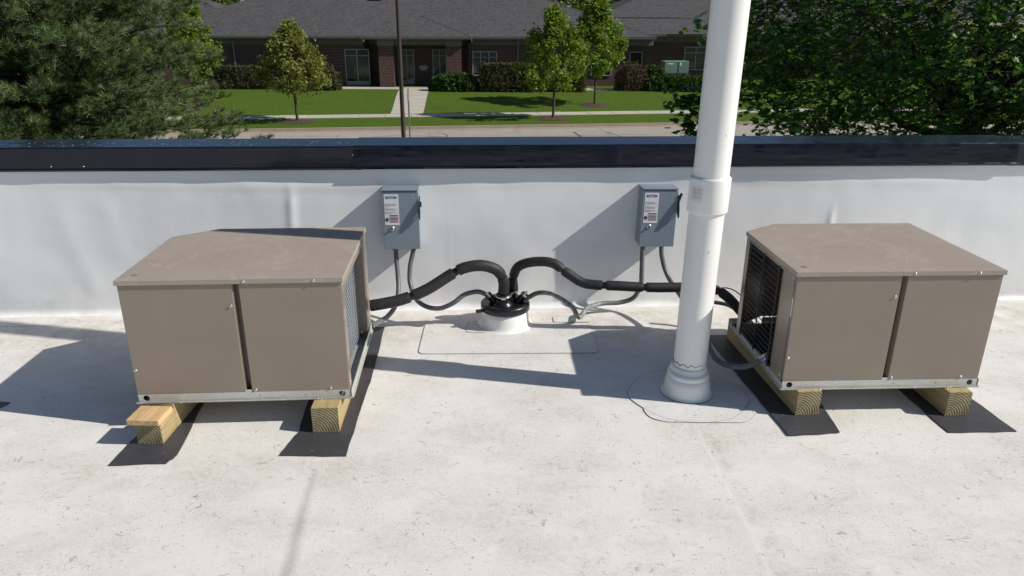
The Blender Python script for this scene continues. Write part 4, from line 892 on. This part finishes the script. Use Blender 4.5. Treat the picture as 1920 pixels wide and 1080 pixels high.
def shrub(cx_, cy_, wx, wy, h, label, mat, n, leaf, seed, kind='hedge', box=False, cat='hedge', spiky=0, rz=0):
    rnd = random.Random(seed); zb = zt(cx_, cy_); V, F = [], []
    for k in range(n):
        while 1:
            u, v, t = rnd.uniform(-1, 1), rnd.uniform(-1, 1), rnd.random()
            if box: e = max(abs(u), abs(v), abs(2*t-1)); q = 1+.06*noise.noise((u*3*wx, v*3, t*3+seed)); ok = e > .72
            else: e = (abs(u)**2.4+abs(v)**2.4+abs(t*1.05-.05)**2.6)**(1/2.4); q = 1+.20*noise.noise((u*1.3*wx, v*2, t*2+seed)); ok = .55 < e < 1.0
            if ok: break
        p = Vector((u*wx/2*q, v*wy/2*q, t*h*q*(1+ (0 if box else .1)*noise.noise((u*wx*1.2, v, seed)))))
        leaf_tri(V, F, p, leaf, rnd, -spiky*.8, 1.6+spiky)
    root = empty(kind, (cx_, cy_, zb), rz, label=label, cat=cat)
    # dense twiggy core and stems
    co = MB(); st_ = MB()
    for k in range(max(4, int(wx*3))):
        x0 = (k+.5)/max(4, int(wx*3))*wx*.8-wx*.4; 
        for j in range(3): limb(st_, (x0, 0, -.05), (x0+rnd.uniform(-.4, .4), rnd.uniform(-.3, .3)*wy, h*rnd.uniform(.6, .9)), .02, .006, rnd, .05, 4)
    tag(st_.build('stems', MT['bark_dark'], root, fix=False), kind='stuff')
    leaf_mesh('leaves', V, F, mat, root); return root
shrub(-18.9, 55.3, 5.6, 1.3, 1.62, 'clipped brownish hedge beside the pine below the left wing', 'hedge', 9000, .10, 21, box=True)
shrub(-14.0, 54.7, 3.2, 1.9, 1.75, 'rounded dark bush just left of the double door', 'hedge', 7000, .10, 22, kind='bush', cat='bush')
shrub(-4.2, 54.4, 3.6, 1.8, 1.25, 'low spreading juniper at the foot of the right brick column', 'juniper', 6000, .13, 23, kind='juniper', cat='bush', spiky=1)
shrub(-.4, 54.3, 3.9, 1.5, 1.95, 'clipped square brown green hedge left of the twin trees', 'hedge', 9000, .10, 24, box=True)
shrub(3.6, 54.7, 3.2, 1.5, 1.5, 'dark hedge behind the trunk of the verge tree', 'hedge', 6000, .10, 25, box=True)
shrub(8.7, 55.8, 2.5, 2.0, 1.95, 'bare brownish round shrub beside the green transformer', 'hedge_brown', 7000, .07, 26, kind='shrub', cat='bush')
shrub(10.4, 56.2, 2.2, 1.6, 1.7, 'light green bush touching the left of the green transformer', 'juniper', 4200, .11, 27, kind='bush', cat='bush')
shrub(12.2, 55.6, 6.6, 1.8, 1.05, 'long low juniper bed in front of the green transformer', 'juniper', 11000, .13, 28, kind='juniper', cat='bush', spiky=1)
shrub(15.4, 57.6, 2.6, 2.0, 1.5, 'loose green bush right of the green transformer', 'juniper', 4500, .12, 29, kind='bush', cat='bush')
xf = empty('transformer', (12.35, 58.3, zt(12.3, 58.3)), BA, label='pale green metal transformer cabinet standing among low junipers', cat='transformer')
MB().box(-.90, .90, -.5, .6, 0, 1.05).box(-.93, .93, -.55, .65, 1.05, 1.95).build('cabinet_body', MT['xfmr'], xf, bevel=.03); MB().box(.15, .18, -.57, -.55, .1, 1.9).build('door_gap', MT['plaque'], xf); MB().box(-.7, -.25, -.56, -.55, 1.72, 1.80).build('notice', MT['white_paint'], xf); MB().box(.22, .36, -.56, -.55, 1.62, 1.86).build('notice', MT['label'], xf); MB().tube([(-.12, -.56, .75), (.12, -.56, 1.05)], .03, 6).build('handle', MT['plaque'], xf)

def far_tree(x, y, h, wd, seed, label, n=3800, mat='fartree', leaf=.34):
    rnd = random.Random(seed); root = empty('background_tree', (x, y, -3.71), label=label, cat='tree', group='trees behind the office roofs'); V, F = [], []
    cl = [(Vector((rnd.gauss(0, wd*.24), rnd.gauss(0, wd*.24), h*rnd.uniform(.25, 1))), rnd.uniform(.5, 1.1)) for _ in range(60)]
    for k in range(n): c, r = cl[int(rnd.random()*60)]; leaf_tri(V, F, c+Vector((rnd.gauss(0, r*.6), rnd.gauss(0, r*.6), rnd.gauss(0, r*.6))), leaf, rnd)
    t = MB(); limb(t, (0, 0, -.2), (0, 0, h*.85), .2, .05, rnd, .03); t.build('trunk', MT['bark'], root, fix=False); leaf_mesh('crown', V, F, mat, root)
for k, (x, y, h, wd) in enumerate([(-52, 98, 9.0, 8), (-45, 101, 8.6, 8), (-38.5, 99, 9.6, 8), (-31, 103, 8.8, 8), (-2, 101, 8.6, 7), (3.5, 97, 8.4, 6), (9, 102, 9.4, 8), (15.5, 98, 8.6, 7), (23, 104, 8.8, 8), (33, 101, 9.8, 9)]):
    far_tree(x, y, h, wd, 60+k, ['yellowish treetop behind the left wing roof', 'green treetop behind the left wing roof, right of the pine', 'broad treetop over the left roof valley', 'treetop hidden behind the main roof, left end', 'treetop behind the main ridge above the twin trees', 'small treetop in the roof gap left of the twin trees', 'treetop between main and rear roofs', 'treetop behind the rear roof near the taller tree', 'treetop behind the rear roof left of the pipe', 'treetop behind the rear roof right of the pipe'][k], mat='fartree' if k % 3 else 'pear')

# ------------------------------------------------------------------ poles
lp = empty('lamp_pole', (at(757, 262, 27.2).x, 27.2, -4.17), label='tall brown steel lamp pole standing beyond the parapet', cat='lamp pole')
MB().tube([(0, 0, 0), (0, 0, 8.6)], .1, 14, rr=[.085, .062]).build('pole_shaft', MT['pole'], lp, fix=False); MB().tube([(0, 0, 0), (0, 0, .25)], .15, 4).build('pole_base', MT['pole'], lp); MB().box(-.75, .1, -.1, .1, 8.5, 8.62).build('lamp_head', MT['pole'], lp); MB().box(-.75, -.35, -.16, .16, 8.42, 8.5).build('lamp_head', MT['plaque'], lp)
sp_ = empty('sign_post', (at(769, 262, 30).x, 30, -4.17), label='thin grey post standing just right of the brown lamp pole', cat='post')
hz = at(767, 166, 30).z+4.17; MB().box(-.03, .03, -.02, .02, 0, hz).build('post_shaft', MT['post'], sp_); MB().box(-.012, .012, -.23, .23, hz-.45, hz-.02).build('sign_plate', MT['post'], sp_)
bo = empty('leaning_post', (at(207, 262, 19).x, 19, -4.17), label='short grey round post poking up under the pine boughs', cat='post')
t_ = at(197, 227, 19)-Vector(bo.location); b_ = at(207, 262, 19)-Vector(bo.location); b2_ = t_+(b_-t_)*4.2; MB().tube([b2_, t_], .062, 14).build('post_shaft', MT['post'], bo); MB().lathe([(.0, .0), (.064, 0), (.066, .012), (.05, .03), (0, .035)], 14, tuple(t_)).build('post_cap', MT['post'], bo)

# ------------------------------------------------------------------ big pine, left
def needle_tuft(V, F, p, d, rnd, n=22, L=.165, w_=.0062, spread=.8):
    d = d.normalized(); a = d.orthogonal().normalized(); b = d.cross(a)
    for k in range(n):
        th = rnd.uniform(0, tau); ph = spread*math.sqrt(rnd.random())*1.25; u = (d*cos(ph)+(a*cos(th)+b*sin(th))*sin(ph)); q = p-d*rnd.uniform(0, .10); l = L*rnd.uniform(.65, 1.1); s = u.cross(Vector((rnd.gauss(0, 1), rnd.gauss(0, 1), rnd.gauss(0, 1)))).normalized()*w_
        o = len(V); V += [q-s, q+s, q+u*l]; F.append((o, o+1, o+2))
def make_pine(x, y, h, Rm, label, seed, zlo, dens=1.0):
    rnd = random.Random(seed); root = empty('pine_tree', (x, y, -4.17), label=label, cat='tree', group='pines behind the parapet'); tr = MB(); br = MB(); V, F = [], []
    for dx, dy, r in ((0, 0, .17), ): limb(tr, (dx, dy, -.1), (dx*1.4, dy, h), r, .03, rnd, .01, 10)
    tr.build('trunk', MT['bark_dark'], root, fix=False)
    z = zlo; k = 0
    while z < h*.98:
        t = (z-zlo)/(h-zlo); k += 1; a = k*2.399+rnd.uniform(-.3, .3); L = Rm*(1-t)**.75*rnd.uniform(.72, 1.06)+.25; rise = L*(.05+.45*t)+rnd.uniform(-.25, .25)
        e = Vector((L*cos(a), L*sin(a), z+rise)); P = limb(br, (0, 0, z), e, .038*(1.1-t), .010, rnd, .05, 5); n = len(P)
        for j in range(2, n):
            q = j/n; base = P[j]; dirb = (P[j]-P[j-1]).normalized()
            for s_ in (-1, 1):
                for m_ in range(2):
                    side = dirb.cross(Vector((0, 0, 1))).normalized()*s_; dd = (side*rnd.uniform(.5, 1)+dirb*rnd.uniform(.4, 1.1)+Vector((0, 0, rnd.uniform(-.15, .55)))).normalized(); l = (.30+.62*(1-abs(q-.45)))*rnd.uniform(.5, 1.1)*(.45+.14*L)
                    T = base+dd*l; br.tube([base, base.lerp(T, .5)+Vector((0, 0, -.03)), T], .006, 4, rr=[.009, .006, .003], caps=False)
                    for w in range(max(2, int(l/.085*dens))):
                        pp = base.lerp(T, rnd.uniform(.3, 1.0))+Vector((rnd.gauss(0, .05), rnd.gauss(0, .05), rnd.gauss(.03, .05))); needle_tuft(V, F, pp, dd+Vector((rnd.gauss(0, .35), rnd.gauss(0, .35), .45+rnd.gauss(0, .25))), rnd, 20)
                    needle_tuft(V, F, T, dd+Vector((0, 0, .35)), rnd, 30)
        z += rnd.uniform(.022, .05) if z < 6.4 else .12
    tag(br.build('branches', MT['bark_dark'], root, fix=False), kind='stuff'); leaf_mesh('needles', V, F, 'pine', root); return root
make_pine(-10.9, 17.2, 9.0, 4.7, 'large dark pine filling the upper left corner behind the coping', 31, 2.0, .8)
make_pine(-13.8, 20.5, 9.0, 3.8, 'second pine trunk and boughs at the left edge of the photo', 32, 1.6, .5)

# ------------------------------------------------------------------ big maple, right
ML = [(0, -.5), (.10, -.22), (.42, -.30), (.33, -.08), (.56, .10), (.30, .16), (.27, .34), (.12, .28), (0, .56), (-.12, .28), (-.27, .34), (-.30, .16), (-.56, .10), (-.33, -.08), (-.42, -.30), (-.10, -.22)]
def maple_leaf(V, F, p, size, rnd):
    up_ = Vector((rnd.gauss(0, .42), rnd.gauss(0, .42), 1)).normalized(); d = Vector((rnd.gauss(0, 1), rnd.gauss(0, 1), -.45)); d = (d-up_*d.dot(up_)).normalized(); d = (d-Vector((0, 0, .25+.3*rnd.random()))).normalized(); s = d.cross(up_).normalized(); nn = s.cross(d)
    o = len(V); c = len(ML); k = size*rnd.uniform(.65, 1.15); cup = rnd.uniform(-.1, .35)
    V += [p+s*(u*k)+d*(v*k)+nn*(abs(u)*k*cup) for u, v in ML]; V.append(p); F.extend((o+i, o+(i+1) % c, o+c) for i in range(c))
def make_maple(x, y, label, seed):
    rnd = random.Random(seed); root = empty('maple_tree', (x, y, -4.17), label=label, cat='tree'); tr = MB(); tw = MB(); V, F = [], []
    limb(tr, (0, 0, -.1), (.05, 0, 3.4), .24, .17, rnd, .02, 12); tips = []
    for k in range(15):
        a = k*2.4+.5; el = rnd.uniform(.35, 1.2); L = rnd.uniform(2.6, 3.8); s = Vector((.05, 0, rnd.uniform(2.7, 4.4))); e = s+Vector((L*cos(a)*cos(el), L*sin(a)*cos(el)*.9, L*sin(el))); P = limb(tr, s, e, .08, .012, rnd, .08, 7)
        for j in range(2, len(P)):
            for m_ in range(3):
                dd = Vector((rnd.gauss(0, 1), rnd.gauss(0, 1), rnd.gauss(0, .5))).normalized(); l = rnd.uniform(.5, 1.5); T = P[j]+dd*l; Q = limb(tw, P[j], T, .014, .004, rnd, .1, 4); tips += Q[2::2]
    tr.build('trunk', MT['bark_dark'], root, fix=False)
    # fill out the crown: extra twigs spread through its volume
    for k in range(1900):
        while 1:
            u = Vector((rnd.uniform(-1, 1), rnd.uniform(-1, 1), rnd.uniform(-1, 1)))
            if u.length < 1: break
        u = u.normalized()*u.length**.45; c = Vector((u.x*4.35+.2, u.y*3.6, 5.3+u.z*2.9)); c *= 1
        if c.z < 2.75+.25*max(0, -c.x-1)+.9*noise.noise((c.x*.5, c.y*.5, 2)): continue
        dd = Vector((rnd.gauss(0, 1), rnd.gauss(0, 1), rnd.gauss(-.2, .4))).normalized(); T = c+dd*rnd.uniform(.35, .8); Q = limb(tw, c-dd*.4, T, .010, .003, rnd, .1, 4); tips += Q[1::2]
    # low bough reaching out past the white pipe
    o_ = Vector((x, y, -4.17)); bough = [at(1420, 185, 11.9)-o_, at(1360, 190, 11.8)-o_, at(1315, 196, 11.7)-o_, at(1275, 180, 11.6)-o_]; tw.tube(smooth_path(bough, .1), .012, 5)
    for px_, py_, sp_n in ((1275, 186, 12), (1295, 180, 16), (1312, 200, 18), (1300, 212, 12), (1290, 238, 12), (1302, 248, 8), (1320, 230, 16), (1325, 48, 5), (1330, 60, 5)):
        b_ = at(px_, py_, 11.7)-o_; tw.tube([b_+Vector((.35, 0, .12)), b_], .006, 4)
        for q in range(sp_n): tips.append(b_+Vector((rnd.gauss(0, .07), rnd.gauss(0, .1), rnd.gauss(0, .05))))
    tag(tw.build('twigs', MT['bark_dark'], root, fix=False), kind='stuff')
    for t in tips:
        for m_ in range(3): maple_leaf(V, F, t+Vector((rnd.gauss(0, .11), rnd.gauss(0, .11), rnd.gauss(-.03, .09))), .135, rnd)
    print('maple leaves', len(F)//16); leaf_mesh('crown', V, F, 'maple', root); return root
make_maple(7.75, 12.6, 'large dark green maple filling the upper right corner behind the white pipe', 41)
